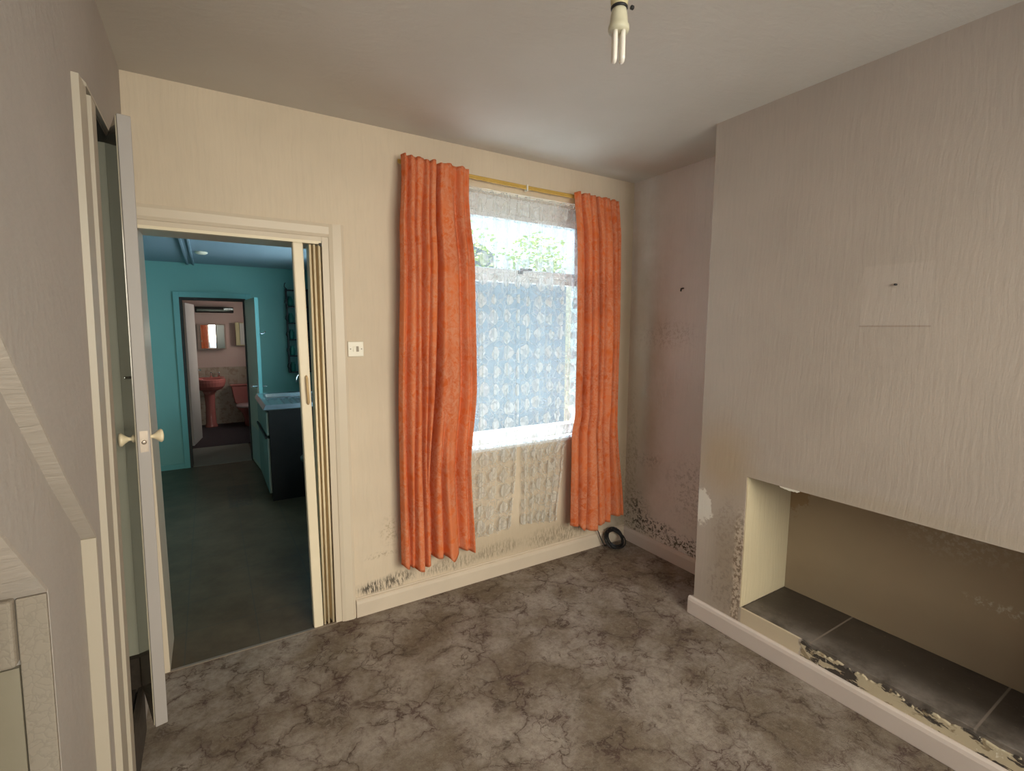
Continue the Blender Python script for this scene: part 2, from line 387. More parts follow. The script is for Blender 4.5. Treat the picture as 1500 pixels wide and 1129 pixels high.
m_wdoor = plain('white_door_paint', (0.55, 0.51, 0.47), 0.4, 0.05, 5, 0.02)
m_mirror = plain('mirror_glass', (0.9, 0.9, 0.88), 0.02, 0, 5, 0, metal=1)
m_dmirror = plain('dark_glass_and_reflection', (0.05, 0.085, 0.065), 0.15, 0.2, 5, 0, spec=0.6)  # on the cabinet's right mirror door this colour paints in a dark reflection
m_cframe = plain('cabinet_cream', (0.58, 0.50, 0.30), 0.4, 0.08, 10, 0)
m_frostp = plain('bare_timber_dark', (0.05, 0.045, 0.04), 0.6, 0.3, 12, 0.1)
def thin_glass(name):
    m = M(name, 0.0, 0.5)
    g = m.n('ShaderNodeBsdfGlossy'); g.inputs['Roughness'].default_value = 0.02
    t = m.n('ShaderNodeBsdfTransparent'); t.inputs[0].default_value = (0.95, 0.97, 0.97, 1)
    x = m.n('ShaderNodeMixShader'); x.inputs[0].default_value = 0.06
    m.t.links.new(t.outputs[0], x.inputs[1]); m.t.links.new(g.outputs[0], x.inputs[2])
    m.t.links.new(x.outputs[0], m.t.nodes['Material Output'].inputs[0]); return m.m
m_glass = thin_glass('window_glass')
# curtain cloth
def cloth(name, base, light, dark):
    m = M(name, 0.85, 0.1)
    v = m.warp(10, 0.06)
    f = m.vor(20, v, 'F1'); g = m.vor(9, m.vm('ADD', v, (2, 3, 1)), 'DISTANCE_TO_EDGE')
    sp = m.math('MULTIPLY', m.step(m.noise(60, v, 4, 0.75), 0.46, 0.56), m.step(m.noise(8, m.vm('ADD', m.co, (4, 4, 4)), 3), 0.36, 0.55))
    c = m.mix(m.step(m.noise(3), 0.35, 0.65), base, dark)
    c = m.mix(m.math('MULTIPLY', m.step(f, 0.25, 0.5), 0.22), c, light)
    c = m.mix(m.math('MULTIPLY', m.step(g, 0.02, 0.05, 1, 0), 0.22), c, light)
    c = m.mix(m.math('MULTIPLY', sp, 0.45), c, light)
    weave = m.noise(420, None, 2)
    nb = m.bump(weave, 0.35, 0.002)
    m.done(c, nb)
    tr = m.n('ShaderNodeBsdfTranslucent'); m.put(tr.inputs[0], m.mix(0.4, c, (0.9, 0.2, 0.06))); m.put(tr.inputs['Normal'], nb)
    x = m.n('ShaderNodeMixShader'); x.inputs[0].default_value = 0.22
    m.t.links.new(m.b.outputs[0], x.inputs[1]); m.t.links.new(tr.outputs[0], x.inputs[2])
    m.t.links.new(x.outputs[0], m.t.nodes['Material Output'].inputs[0]); return m.m
m_cloth = cloth('orange_curtain_cloth', (0.84, 0.215, 0.065), (0.82, 0.41, 0.26), (0.70, 0.15, 0.042))
m_lining = plain('curtain_lining', (0.72, 0.45, 0.38), 0.8, 0.05, 40, 0.1)
# lace
def lace():
    m = M('white_lace', 0.9, 0.05)
    co = m.n('ShaderNodeUVMap').outputs[0]
    # rows of leaf-shaped motifs on a fine net
    w = m.warp(9, 0.035, co)
    cell = m.vor(8.5, m.vm('MULTIPLY', w, (1.0, 1.15, 1)), 'F1', rnd=0.3)
    lobes = m.vor(30, w, 'F1', rnd=0.9)
    motif = m.math('MULTIPLY', m.step(cell, 0.38, 0.43, 1, 0), m.step(lobes, 0.52, 0.64, 1, 0.6))
    rim = m.math('MULTIPLY', m.step(m.vor(15, m.warp(12, 0.04, co), 'DISTANCE_TO_EDGE'), 0.02, 0.06, 1, 0), 0.42)
    vine = m.math('MULTIPLY', m.step(m.math('ABSOLUTE', m.math('SUBTRACT', m.noise(9, co, 2), 0.5)), 0.0, 0.03, 1, 0), 0.4)
    net = m.math('MULTIPLY', m.noise(150, co, 2), 0.14)
    z = m.sep()[2]
    plainz = m.step(z, 1.80, 1.95)            # the net above is nearly plain
    dens = m.math('MAXIMUM', m.math('MAXIMUM', motif, rim), vine)
    dens = m.math('MULTIPLY', dens, m.math('SUBTRACT', 1, m.math('MULTIPLY', plainz, 0.6)))
    edge = m.n('ShaderNodeUVMap').outputs[0]
    a = m.math('ADD', m.math('MULTIPLY', dens, 0.66), m.math('ADD', net, 0.13), clamp=True)
    d = m.n('ShaderNodeBsdfDiffuse'); d.inputs[0].default_value = (0.88, 0.83, 0.75, 1)
    tl = m.n('ShaderNodeBsdfTranslucent'); tl.inputs[0].default_value = (0.58, 0.62, 0.66, 1)
    x0 = m.n('ShaderNodeMixShader'); x0.inputs[0].default_value = 0.38
    m.t.links.new(d.outputs[0], x0.inputs[1]); m.t.links.new(tl.outputs[0], x0.inputs[2])
    tp = m.n('ShaderNodeBsdfTransparent'); x = m.n('ShaderNodeMixShader')
    m.put(x.inputs[0], a)
    m.t.links.new(tp.outputs[0], x.inputs[1]); m.t.links.new(x0.outputs[0], x.inputs[2])
    m.t.links.new(x.outputs[0], m.t.nodes['Material Output'].inputs[0]); return m.m
m_lace = lace()
m_anag = M('anaglypta_paper', 0.7, 0.2)
sw = m_anag.vor(55, m_anag.warp(24, 0.05), 'DISTANCE_TO_EDGE')
m_anag = m_anag.done(m_anag.mix(m_anag.step(sw, 0.0, 0.10, 1, 0), (0.27, 0.23, 0.185), (0.24, 0.205, 0.165)), m_anag.bump(m_anag.step(sw, 0, 0.2), 0.12, 0.003))
m_ribp = M('ribbed_paper_band', 0.7, 0.2)
rb = m_ribp.noise(1, m_ribp.sc(10, 25, 120, v=m_ribp.warp(4, 0.08)), 3)
m_ribp = m_ribp.done(m_ribp.mix(rb, (0.45, 0.40, 0.35), (0.48, 0.42, 0.365)), m_ribp.bump(rb, 0.4, 0.006))

# ------------------------------------------------------------------ lounge shell
Z = 2.45; WX = 2.70; CHX = 2.33; CHY = -0.89; RY = -3.6
FH = 1.905; WINX0, WINX1, WINZ0, WINZ1 = 1.37, 2.36, 0.775, 2.262
struct(obj('floor', B(-0.058, WX+0.05, RY, 0.0, -0.12, 0), m_carpet), 'patterned brown and beige carpet of the lounge')
struct(obj('ceiling', B(-0.2, WX+0.15, RY-0.2, 0.28, Z, Z+0.15), m_ceil), 'textured off-white lounge ceiling')
struct(obj('wall_back', boxes(
    (-0.2, 0.0, 0, 0.28, -0.12, Z), (0.0, 0.735, 0, 0.28, FH, Z), (0.735, WINX0, 0, 0.28, -0.12, Z),
    (WINX0, WINX1, 0, 0.28, -0.12, WINZ0), (WINX0, WINX1, 0, 0.28, WINZ1, Z), (WINX1, WX+0.15, 0, 0.28, -0.12, Z)), m_back),
    'papered wall with the doorway and curtained window')
struct(obj('wall_right', boxes((WX, WX+0.15, CHY, 0, -0.12, Z), (WX, WX+0.15, RY-0.2, -2.62, -0.12, Z)), m_recess), 'papered alcove wall beside the chimney breast')
OY0, OY1, OZ0, OZ1 = -1.146, -2.36, 0.163, 0.806
# chimney breast with recess
bm = boxes((CHX, WX+0.15, OY0, CHY, -0.12, Z), (CHX, WX+0.15, -2.62, OY1, -0.12, Z), (CHX, WX+0.15, OY1, OY0, OZ1, Z))
# thin strip of wall below the opening with a broken top edge
N = 130; jag = []
for i in range(N+1):
    y = OY0 + (OY1-OY0)*i/N
    k = 0 if y > -1.44 else min(1, (-1.44-y)/0.04)
    jag.append((y, 0.163 - k*(0.012 + 0.03*abs(mnoise.noise(Vector((y*9, 1, 0)))) + 0.016*abs(mnoise.noise(Vector((y*40, 4, 0)))))))
pts = [(OY0, -0.12)] + jag + [(OY1, -0.12)]
prism(bm, pts, 0, CHX, CHX+0.012)
struct(obj('wall_chimney_breast', bm, m_chim), 'papered chimney breast with a low open recess')
struct(obj('wall_recess_cheek', B(CHX+0.004, 2.712, OY0-0.004, OY0, 0.164, 0.808), m_cheek), 'yellowed papered cheek of the chimney recess')
struct(obj('wall_recess_back', B(2.71, 2.73, OY1, OY0, 0.1, 0.86), m_fireback), 'brown plaster back of the chimney recess')
h_ = obj('hearth_slab', B(CHX+0.012, 2.71, OY1+0.002, OY0-0.005, 0.0, 0.163), m_slate, bevel=0.003)
struct(h_, 'dusty dark slate tiles lining the chimney recess')
# left partition (stair enclosure) with its raised door opening
LY0, LY1 = -0.69, -0.335
bm = lean(boxes((-0.1, 0, -0.94, LY0, -0.12, 2.45), (-0.1, 0, LY1, 0.0, -0.12, 2.45),
    (-0.1, 0, LY0, LY1, 2.095, 2.45), (-0.1, 0, LY0, LY1, -0.12, 0.165), (-0.2, -0.095, RY-0.2, -1.235, 0.985, 2.45)))
b2 = bmesh.new()
SL1 = [(-0.94, 0.977), (-1.173, 1.18), (-1.452, 1.445), (-2.45, 2.45)]      # stair string line
SL2 = [(-1.235, 0.985), (-1.428, 1.16), (-1.62, 1.34), (-2.8, 2.45)]
prism(b2, SL1 + [(-0.94, 2.45)], 0, -0.028, 0.0)
prism(b2, [(-0.94, -0.12), (-1.235, -0.12)] + SL2 + [(-0.94, 2.45)], 0, -0.098, -0.028)
lean(b2); me_ = bpy.data.meshes.new('tmp'); b2.to_mesh(me_); b2.free(); bm.from_mesh(me_); bpy.data.meshes.remove(me_)
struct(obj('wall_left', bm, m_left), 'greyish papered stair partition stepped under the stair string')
struct(obj('wall_left_alcove', B(-0.85, -0.75, RY-0.2, -1.2, -0.12, 2.45), m_left))
struct(obj('floor_alcove', B(-0.75, -0.06, RY, -1.2, -0.12, 0), m_carpet))
struct(obj('wall_rear', boxes((-0.2, 0.22, RY-0.2, RY, -0.12, Z), (2.1, WX+0.15, RY-0.2, RY, -0.12, Z),
    (0.22, 2.1, RY-0.2, RY, -0.12, 0.8), (0.22, 2.1, RY-0.2, RY, 2.25, Z)), m_rear), 'papered wall behind the viewer with the street window')

# skirting
def skirt_profile(h=0.091, t=0.02): return [(0, 0), (t, 0), (t, h-0.02), (t-0.004, h-0.006), (t-0.010, h), (0, h)]
bm = bmesh.new(); prism(bm, [(-a, b) for a, b in skirt_profile()], 0, 0.806, WX)
struct(obj('baseboard_back', bm, m_skirt))
bm = bmesh.new(); prism(bm, [(WX-a, b) for a, b in skirt_profile()], 1, CHY, -0.0)
struct(obj('baseboard_right', bm, m_skirt2))
bm = bmesh.new(); prism(bm, [(CHX-a, b) for a, b in skirt_profile(0.093, 0.022)], 1, -2.62, CHY+0.022)
struct(obj('baseboard_chimney', bm, m_skirt2, bevel=0.003))
bm = bmesh.new(); prism(bm, [(CHY+a, b) for a, b in skirt_profile(0.093, 0.022)], 0, CHX, WX-0.02)
struct(obj('baseboard_chimney_return', bm, m_skirt2))
# mortar line above the back skirting
struct(obj('trim_1', B(0.806, WX, -0.004, 0, 0.091, 0.1), m_skirt))

# kitchen doorway casing
bm = bmesh.new()
prism(bm, [(0.735, 0.0), (0.735, -0.012), (0.752, -0.018), (0.790, -0.02), (0.803, -0.014), (0.803, 0)], 2, 0, 1.965)
prism(bm, [(0.0, 1.905), (-0.012, 1.905), (-0.018, 1.918), (-0.02, 1.950), (-0.014, 1.965), (0, 1.965)], 0, -0.01, 0.735)
struct(obj('trim_2', bm, m_gloss), 'cream painted casing round the kitchen doorway')
struct(obj('trim_3', boxes((0.705, 0.735, -0.006, 0.24, 0, 1.905), (-0.01, 0.012, -0.006, 0.27, 0, 1.905), (0.0, 0.735, -0.004, 0.27, 1.885, 1.905)), m_gloss), 'lining of the kitchen doorway')
struct(obj('trim_4', B(0.012, 0.705, -0.012, 0.0, 0.0, 0.006), m_plate), 'thin metal threshold strip at the kitchen doorway')

# ------------------------------------------------------------------ folding door (stacked open at the right jamb)
fd = thing('door_1', 'cream concertina folding door stacked open at the right side of kitchen doorway', 'door', (0.67, 0.01, 0)); fd['kind'] = 'structure'
def leanx(bm, a, zt=1.87):          # post hangs a touch out of plumb
    for v in bm.verts: v.co.x -= a*v.co.z/zt
    return bm
obj('lead_post', leanx(B(0.600, 0.645, -0.008, 0.035, 0.004, 1.872), 0.022), m_foldw, fd, bevel=0.006)
pz = []
xs = [0.650, 0.657, 0.668, 0.679, 0.690, 0.700]
for i in range(5):
    bm = bmesh.new()
    y0, y1 = (0.004, 0.12) if i % 2 == 0 else (0.12, -0.002)
    prism(bm, [(xs[i], y0), (xs[i]+0.005, y0), (xs[i+1]+0.005, y1), (xs[i+1], y1)], 2, 0.006, 1.868)
    for v in bm.verts: v.co.x -= 0.006*(1.87-v.co.z)/1.87*0
    obj('fold_panel', bm, m_fold if i != 4 else m_foldw, fd)
    # rounded fold bead facing the room
    if i % 2 == 0:
        bm = bmesh.new(); tube(bm, [(xs[i]+0.003, 0.0, 0.008), (xs[i]+0.003, 0.0, 1.866)], 0.0055, 10)
        obj('fold_hinge', bm, m_fold, fd, smooth=True)
bm = bmesh.new(); tube(bm, [(0.6125, -0.006, 1.26), (0.6120, -0.024, 1.252), (0.6135, -0.026, 1.20), (0.6155, -0.024, 1.138), (0.616, -0.006, 1.13)], 0.006, 8)
tag(obj('pull_handle', bm, plain('handle_tan', (0.62, 0.43, 0.22), 0.35, 0.05), fd, smooth=True), 'slim tan pull handle')
obj('head_track', B(0.014, 0.703, -0.002, 0.03, 1.872, 1.886), m_foldw, fd)
tag(obj('track_end', B(0.692, 0.704, -0.006, 0.012, 1.862, 1.876), m_frostp, fd), 'dark end piece of the track')

# ------------------------------------------------------------------ stair door on the left
sd = thing('door_2', 'narrow pale door standing ajar on the left with knobs on both sides', 'door', (-0.03, -0.36, 0.19)); sd['kind'] = 'structure'
def leafbox(l0, l1, t0, t1, z0, z1, n=1):
    """box in the leaf's own frame: l along the leaf from hinge, t across, lean follows the partition"""
    bm = boxes((l0, l1, t0, t1, z0, z1))
    return leafxf(bm)
HX, HY = -0.044, -0.345; ddx, ddy = 0.0615, -0.282; LL = math.hypot(ddx, ddy)
ux, uy = ddx/LL, ddy/LL; nx, ny = -uy, ux
def leafxf(bm):
    for v in bm.verts:
        l, t, z = v.co
        v.co = Vector((HX + ux*l + nx*t + 0.0145*(z-0.2), HY + uy*l + ny*t, z))
    return bm
obj('door_leaf', leafbox(0, LL, 0, 0.033, 0.2, 2.085), m_leaf, sd, bevel=0.002)
obj('door_face', leafbox(0.006, LL-0.006, -0.003, 0.0, 0.205, 2.08), m_leafface, sd)
ko = obj('latch_plate', leafbox(LL, LL+0.0015, 0.006, 0.027, 1.105, 1.17), m_plate, sd)
bm = bmesh.new(); lathe(bm, [(0.0065, 0), (0.0065, 0.002), (0.004, 0.003)], (0, 0, 0), 'x', 14)
for v in bm.verts: v.co = Vector((LL+0.001+v.co.x, 0.0165+v.co.y, 1.135+v.co.z))
obj('latch_bolt', leafxf(bm), m_plate, ko, smooth=True)
for sgn, name in ((-1, 'door_knob'), (1, 'door_knob')):
    bm = bmesh.new()
    lathe(bm, [(0.012, 0), (0.012, 0.003), (0.006, 0.006), (0.006, 0.012), (0.011, 0.019), (0.0205, 0.029), (0.0215, 0.033), (0.018, 0.037), (0.008, 0.039), (0.0, 0.0395)], (0, 0, 0), 'y', 20)
    for v in bm.verts:
        y = v.co.y*1.02
        v.co = Vector((LL-0.045+v.co.x, (0.033+y) if sgn > 0 else (-0.003-y), 1.142+v.co.z))
    obj(name, leafxf(bm), m_brass, sd, smooth=True)
bm = bmesh.new(); lathe(bm, [(0.004, 0), (0.004, 0.01), (0.006, 0.012), (0, 0.014)], (0, 0, 0), 'y', 10)
for v in bm.verts: v.co = Vector((LL-0.06+v.co.x, -0.003-v.co.y, 1.33+v.co.z))
obj('stud', leafxf(bm), m_chrome, sd, smooth=True)

# casing + lining of the stair opening
bm = bmesh.new()
prism(bm, [(0, -0.885), (0.014, -0.882), (0.014, -0.80), (0.003, -0.79), (0.003, -0.755), (0.016, -0.75), (0.016, LY0), (0, LY0)], 2, 0.0, 2.075)
prism(bm, [(0, 2.092), (0.010, 2.092), (0.010, 2.10), (0.0, 2.112)], 1, -0.76, -0.33)
for v in bm.verts: pass
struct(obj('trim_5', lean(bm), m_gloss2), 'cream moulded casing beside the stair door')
struct(obj('trim_6', lean(boxes((-0.055, -0.002, LY1-0.004, LY1+0.02, 0.30, 2.09), (-0.075, -0.062, LY1-0.012, LY1, 0.30, 2.09))), m_green), 'greenish lining of the stair doorway')
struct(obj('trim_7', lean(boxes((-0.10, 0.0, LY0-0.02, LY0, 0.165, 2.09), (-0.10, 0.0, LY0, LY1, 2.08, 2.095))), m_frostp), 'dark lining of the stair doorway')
# stair lobby
struct(obj('wall_stairwell', boxes((-0.95, -0.80, -1.5, 0.0, 0, 2.45), (-0.8, -0.15, -1.5, -1.4, 0, 2.45), (-0.8, -0.15, 0.0, 0.28, 0, 2.45)), m_green))
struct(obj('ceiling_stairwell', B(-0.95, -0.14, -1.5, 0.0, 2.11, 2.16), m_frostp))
bm = lean(boxes((0.0, 0.007, LY0+0.001, LY1-0.001, 0.001, 0.175), (-0.09, 0.001, LY1-0.03, LY1-0.001, 0.17, 0.305)))
for b_ in ((-0.8, -0.06, -1.4, -0.30, 0.0, 0.19), (-0.8, -0.105, -1.4, -0.30, 0.19, 0.30)): box(bm, *b_)
box(bm, -0.052, -0.040, LY0+0.003, LY1-0.003, 0.166, 0.192)
struct(obj('floor_stair', bm, m_dcarpet), 'dark carpeted step behind the stair door')

# stair string soffits, post board and cupboard front in the alcove
def under(sl, dz=0.006, dy=0.005): return sl + [(y-dy, z-dz) for y, z in sl[::-1]]
bm = bmesh.new(); prism(bm, under(SL1), 0, -0.028, 0.0)
struct(obj('trim_8', lean(bm), m_ribp), 'sloping papered stair string on the left wall')
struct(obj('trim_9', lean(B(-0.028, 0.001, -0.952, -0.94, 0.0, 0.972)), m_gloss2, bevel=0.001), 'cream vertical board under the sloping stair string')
bm = bmesh.new(); prism(bm, under(SL2), 0, -0.095, -0.028)
struct(obj('trim_13', lean(bm), m_ribp), 'lower sloping papered string on the left wall')
cup = thing('cupboard', 'papered understairs cupboard front low on the left wall', 'cupboard', (-0.3, -1.24, 0))
obj('frame_post', lean(B(-0.072, -0.0285, -1.245, -1.2355, 0.0, 0.978)), m_anag, cup, bevel=0.002)
obj('top_rail', lean(B(-0.6, -0.073, -1.262, -1.236, 0.853, 0.983)), m_anag, cup, bevel=0.006)
obj('cupboard_door', lean(B(-0.58, -0.0735, -1.247, -1.2365, 0.02, 0.845)), plain('cupboard_door_paint', (0.25, 0.22, 0.165), 0.4, 0.06), cup)

# ------------------------------------------------------------------ light switch
sw_ = thing('light_switch', 'cream double light switch on the wall right of the kitchen doorway', 'light switch', (0.845, 0, 1.383))
obj('switch_plate', B(0.807, 0.883, -0.009, 0.0, 1.346, 1.420), m_switch, sw_, bevel=0.003)
for k in (0, 1):
    x = 0.831+0.0155*k
    bm = B(x, x+0.012, -0.0135, -0.008, 1.371, 1.397)
    for v in bm.verts:
        if v.co.y < -0.012 and v.co.z > 1.38: v.co.y += 0.004
    obj('rocker', bm, m_grey if k else m_switch, sw_, bevel=0.001)
for x in (0.819, 0.872):
    bm = bmesh.new(); lathe(bm, [(0.0032, -0.0105), (0.0032, -0.009)], (x, 0, 1.384), 'y', 10)
    obj('screw', bm, m_grey, sw_)

# ------------------------------------------------------------------ yard window
wn = thing('window_1', 'white plastic framed window behind the net curtains', 'window', (1.865, 0.12, 0.8)); wn['kind'] = 'structure'
bm = boxes((WINX0, WINX0+0.06, 0.10, 0.165, WINZ0, WINZ1), (WINX1-0.045, WINX1, 0.10, 0.165, WINZ0, WINZ1),
           (WINX0+0.06, WINX1-0.045, 0.10, 0.165, 2.155, WINZ1), (WINX0+0.06, WINX1-0.045, 0.10, 0.165, WINZ0, 0.86),
           (WINX0+0.06, WINX1-0.045, 0.10, 0.165, 1.765, 1.80))
obj('window_frame', bm, m_upvc, wn, bevel=0.004)
bm = boxes((WINX0+0.06, WINX0+0.10, 0.09, 0.15, 1.80, 2.155), (WINX1-0.085, WINX1-0.045, 0.09, 0.15, 1.80, 2.155),
           (WINX0+0.10, WINX1-0.085, 0.09, 0.15, 2.125, 2.155), (WINX0+0.10, WINX1-0.085, 0.09, 0.15, 1.80, 1.84))
obj('casement', bm, m_upvc, wn, bevel=0.004)
obj('pane', B(WINX0+0.10, WINX1-0.085, 0.125, 0.129, 1.84, 2.125), m_glass, wn)
obj('pane', B(WINX0+0.06, WINX1-0.045, 0.135, 0.139, 0.86, 1.765), m_glass, wn)
bm = boxes((1.845, 1.875, 0.078, 0.092, 1.815, 1.835)); box(bm, 1.85, 1.93, 0.062, 0.078, 1.835, 1.848)
tag(obj('window_handle', bm, plain('handle_grey', (0.2, 0.2, 0.22), 0.4), wn, bevel=0.002), 'small dark catch handle')
obj('window_sill', B(WINX0+0.001, WINX1-0.001, -0.006, 0.10, WINZ0, WINZ0+0.018), m_upvc, wn, bevel=0.004)
obj('reveal_head', B(WINX0+0.001, WINX1-0.001, 0.0, 0.10, WINZ1-0.012, WINZ1), m_gloss, wn)

# curtain track
cp = thing('curtain_track', 'yellowed thin curtain track above the window', 'curtain track', (1.78, -0.05, 2.28))
def tz(x): return 2.300 - 0.006*math.sin((x-1.07)/1.42*PI) - 0.012*(x-1.07)/1.42
xs_ = [1.07+1.43*i/24 for i in range(25)]
bm = bmesh.new(); tube(bm, [(x, -0.030, tz(x)) for x in xs_], 0.0095, 8); obj('rail', bm, m_pole, cp, smooth=True)
bm = bmesh.new(); tube(bm, [(x, -0.038, tz(x)-0.010) for x in xs_], 0.0055, 8); obj('lower_rail', bm, m_pole, cp, smooth=True)
tag(obj('centre_bracket', B(1.815, 1.824, -0.048, -0.020, 2.262, 2.298), m_white, cp, bevel=0.002), 'small white clip in the middle')
for x in (1.12, 2.42):
    obj('wall_bracket', B(x, x+0.02, -0.022, 0.0, tz(x)-0.01, tz(x)+0.012), m_white, cp)

# ------------------------------------------------------------------ curtains
def curtain(name, label, L, R, hem, creases, ztop, mat, seedv, flare=0.0, ybase=-0.13, nu=170, nv=110, top_u=None):
    bm = bmesh.new(); rows = []
    zc = lambda u: ztop - 0.012*u + 0.003*math.sin(u*31)+0.002*math.sin(u*57+seedv)
    for j in range(nv+1):
        t = j/nv; row = []
        for i in range(nu+1):
            u = i/nu
            zb = lerp(hem, u); zt = zc(u)
            z = zt + (zb-zt)*t
            x = lerp(L, z)*(1-u) + lerp(R, z)*u
            g = max(0.0, 1-(ztop-z)/0.22)           # gathered heading
            y = ybase + 0.012*flare*t
            for (uc, w, A, dr, z_on) in creases:
                on = 1.0 if z_on is None else max(0, min(1, (z_on-z)/0.5))
                uu = uc + dr*(t-0.5) + 0.012*math.sin(z*3.1+uc*20)
                y += 1.15*A*on*(0.6+0.4*t)*math.exp(-((u-uu)/w)**2)
            y += 0.014*math.sin(u*15+z*1.3+seedv)*(0.3+0.7*t) + 0.0025*math.sin(u*37+z*2.2)
            y += g*0.0045*math.sin(u*2*PI*11+seedv+2*math.sin(u*9)) + (g**3)*0.003*math.sin(u*2*PI*23)
            y = y*(1-0.35*g) - 0.05*g*0.35
            if u < 0.03: y += 0.03*(1-u/0.03)
            if u > 0.97: y += 0.03*(1-(1-u)/0.03)
            row.append(bm.verts.new((x, min(y, -0.05), z)))
        rows.append(row)
    for a, b in zip(rows, rows[1:]):
        for i in range(nu): bm.faces.new((a[i], a[i+1], b[i+1], b[i]))
    o = obj(name, bm, mat, smooth=True)
    sm = o.modifiers.new('thickness', 'SOLIDIFY'); sm.thickness = 0.003; sm.offset = 0
    return tag(o, label, 'curtain')
LL_ = [(2.31, 1.070), (1.95, 1.046), (1.0, 1.025), (0.2, 1.026)]
LR_ = [(2.31, 1.432), (2.13, 1.419), (1.78, 1.45), (1.19, 1.457), (0.74, 1.419), (0.2, 1.445)]
hemL = [(0, 0.262), (0.07, 0.24), (0.28, 0.215), (0.36, 0.23), (0.41, 0.258), (0.59, 0.255), (0.66, 0.228), (0.78, 0.268), (1, 0.245)]
curtain('curtain', 'left-hand orange patterned curtain hanging beside the net curtains', LL_, LR_, hemL,
        [(0.09, 0.03, 0.05, 0.04, None), (0.19, 0.02, 0.035, -0.03, None), (0.30, 0.025, 0.05, -0.02, None), (0.375, 0.015, 0.03, 0.0, None),
         (0.47, 0.028, 0.10, -0.10, None), (0.55, 0.03, 0.05, 0.05, 1.2), (0.80, 0.04, 0.04, 0.02, None), (0.92, 0.03, 0.025, 0.0, None)], 2.315, m_cloth, 1.3)
RL_ = [(2.29, 2.134), (1.82, 2.149), (1.41, 2.154), (0.98, 2.148), (0.815, 2.122), (0.2, 2.118)]
RR_ = [(2.29, 2.478), (1.41, 2.501), (0.95, 2.50), (0.2, 2.575)]
hemR = [(0, 0.252), (0.17, 0.235), (0.25, 0.195), (0.4, 0.185), (0.63, 0.21), (0.76, 0.205), (0.8, 0.245), (1, 0.237)]
curtain('curtain', 'right-hand orange patterned curtain near the room corner', RL_, RR_, hemR,
        [(0.16, 0.03, 0.07, 0.03, None), (0.30, 0.02, 0.03, 0.0, None), (0.50, 0.025, 0.08, 0.02, None), (0.63, 0.02, 0.02, 0.05, None), (0.80, 0.03, 0.045, -0.02, None), (0.92, 0.02, 0.02, 0, None)],
        2.295, m_cloth, 4.1)

# net curtains
def net(name, label, x0f, x1f, zbf, folds, seedv, nu=220, nv=60):
    bm = bmesh.new(); uvl = bm.loops.layers.uv.new('UVMap'); rows = []; uvs = {}
    for j in range(nv+1):
        t = j/nv; row = []
        for i in range(nu+1):
            u = i/nu; zb = zbf(u); ph = u*2*PI*folds+seedv+0.5*math.sin(1.2*2+u*5); z = 2.235 + (zb-2.235)*t
            a, b = x0f(z), x1f(z); x = a+(b-a)*u + 0.006*(0.5+0.7*math.sin(u*7+seedv))*math.sin(2*ph)*min(1, u*12, (1-u)*12)
            y = -0.026 + 0.011*math.sin(ph) + 0.004*math.sin(u*2*PI*folds*2.7+z)
            if z > 2.15: y += 0.003*math.sin(u*2*PI*40)
            vtx = bm.verts.new((x, min(-0.010, y), z)); row.append(vtx); uvs[vtx] = (u*(x1f(1.2)-x0f(1.2))*1.45+seedv, z)
        rows.append(row)
    for a, b in zip(rows, rows[1:]):
        for i in range(nu):
            f = bm.faces.new((a[i], a[i+1], b[i+1], b[i]))
            for l in f.loops: l[uvl].uv = uvs[l.vert]
    o = obj(name, bm, m_lace, smooth=True)
    return tag(o, label, 'net curtain')
scal = lambda x, a=0.006: a*abs(math.sin(x*PI/0.06))
net('net_curtain', 'left white lace net panel with a leaf pattern beside the gap', lambda z: 1.36, lambda z: lerp([(0.25, 1.735), (0.70, 1.773), (1.0, 1.788), (2.2, 1.792)], z),
    lambda u: 0.29 - 0.02*math.sin(u*3) + scal(u*0.4), 5, 0.7)
net('net_curtain', 'right white lace net panel with a leaf pattern beside the gap', lambda z: lerp([(0.25, 1.805), (0.67, 1.805), (1.0, 1.797), (2.2, 1.797)], z), lambda z: lerp([(0.25, 2.085), (0.7, 2.13), (0.9, 2.24), (2.2, 2.30)], z),
    lambda u: 0.29 - 0.035*u + scal(u*0.4), 6, 2.2)
bm = bmesh.new(); tube(bm, [(1.34, -0.022, 2.236), (1.85, -0.024, 2.232), (2.36, -0.022, 2.234)], 0.003, 6)
tag(obj('curtain_wire', bm, m_white, smooth=True), 'thin white wire holding the net curtains', 'curtain wire')

# ------------------------------------------------------------------ pendant lamp
PX, PY = 1.126, -1.50
pl = thing('pendant_light', 'bare pendant lamp holder hanging from the ceiling', 'ceiling light', (PX, PY, 2.45))
bm = bmesh.new(); lathe(bm, [(0.04, 2.45), (0.04, 2.44), (0.025, 2.425), (0.008, 2.42)], (PX, PY, 0)); obj('ceiling_rose', bm, m_white, pl, smooth=True)
bm = bmesh.new(); tube(bm, [(PX, PY, 2.425), (PX, PY, 2.31)], 0.0035, 8); obj('flex', bm, m_white, pl, smooth=True)
bm = bmesh.new(); lathe(bm, [(0.006, 2.325), (0.016, 2.315), (0.021, 2.295), (0.021, 2.268), (0.019, 2.264), (0.019, 2.261)], (PX, PY, 0)); obj('lamp_holder', bm, m_cframe, pl, smooth=True)
bm = bmesh.new(); lathe(bm, [(0.019, 2.262), (0.0205, 2.260), (0.0205, 2.2565), (0.018, 2.255)], (PX, PY, 0)); tag(obj('shade_ring', bm, m_black, pl, smooth=True), 'dark ring under the holder')
bm = bmesh.new(); lathe(bm, [(0.0, 0), (0.005, 0.002), (0.005, 0.008), (0, 0.010)], (PX+0.024, PY-0.014, 2.262), 'x', 10); tag(obj('bayonet_pin', bm, m_black, pl, smooth=True), 'dark side pin')
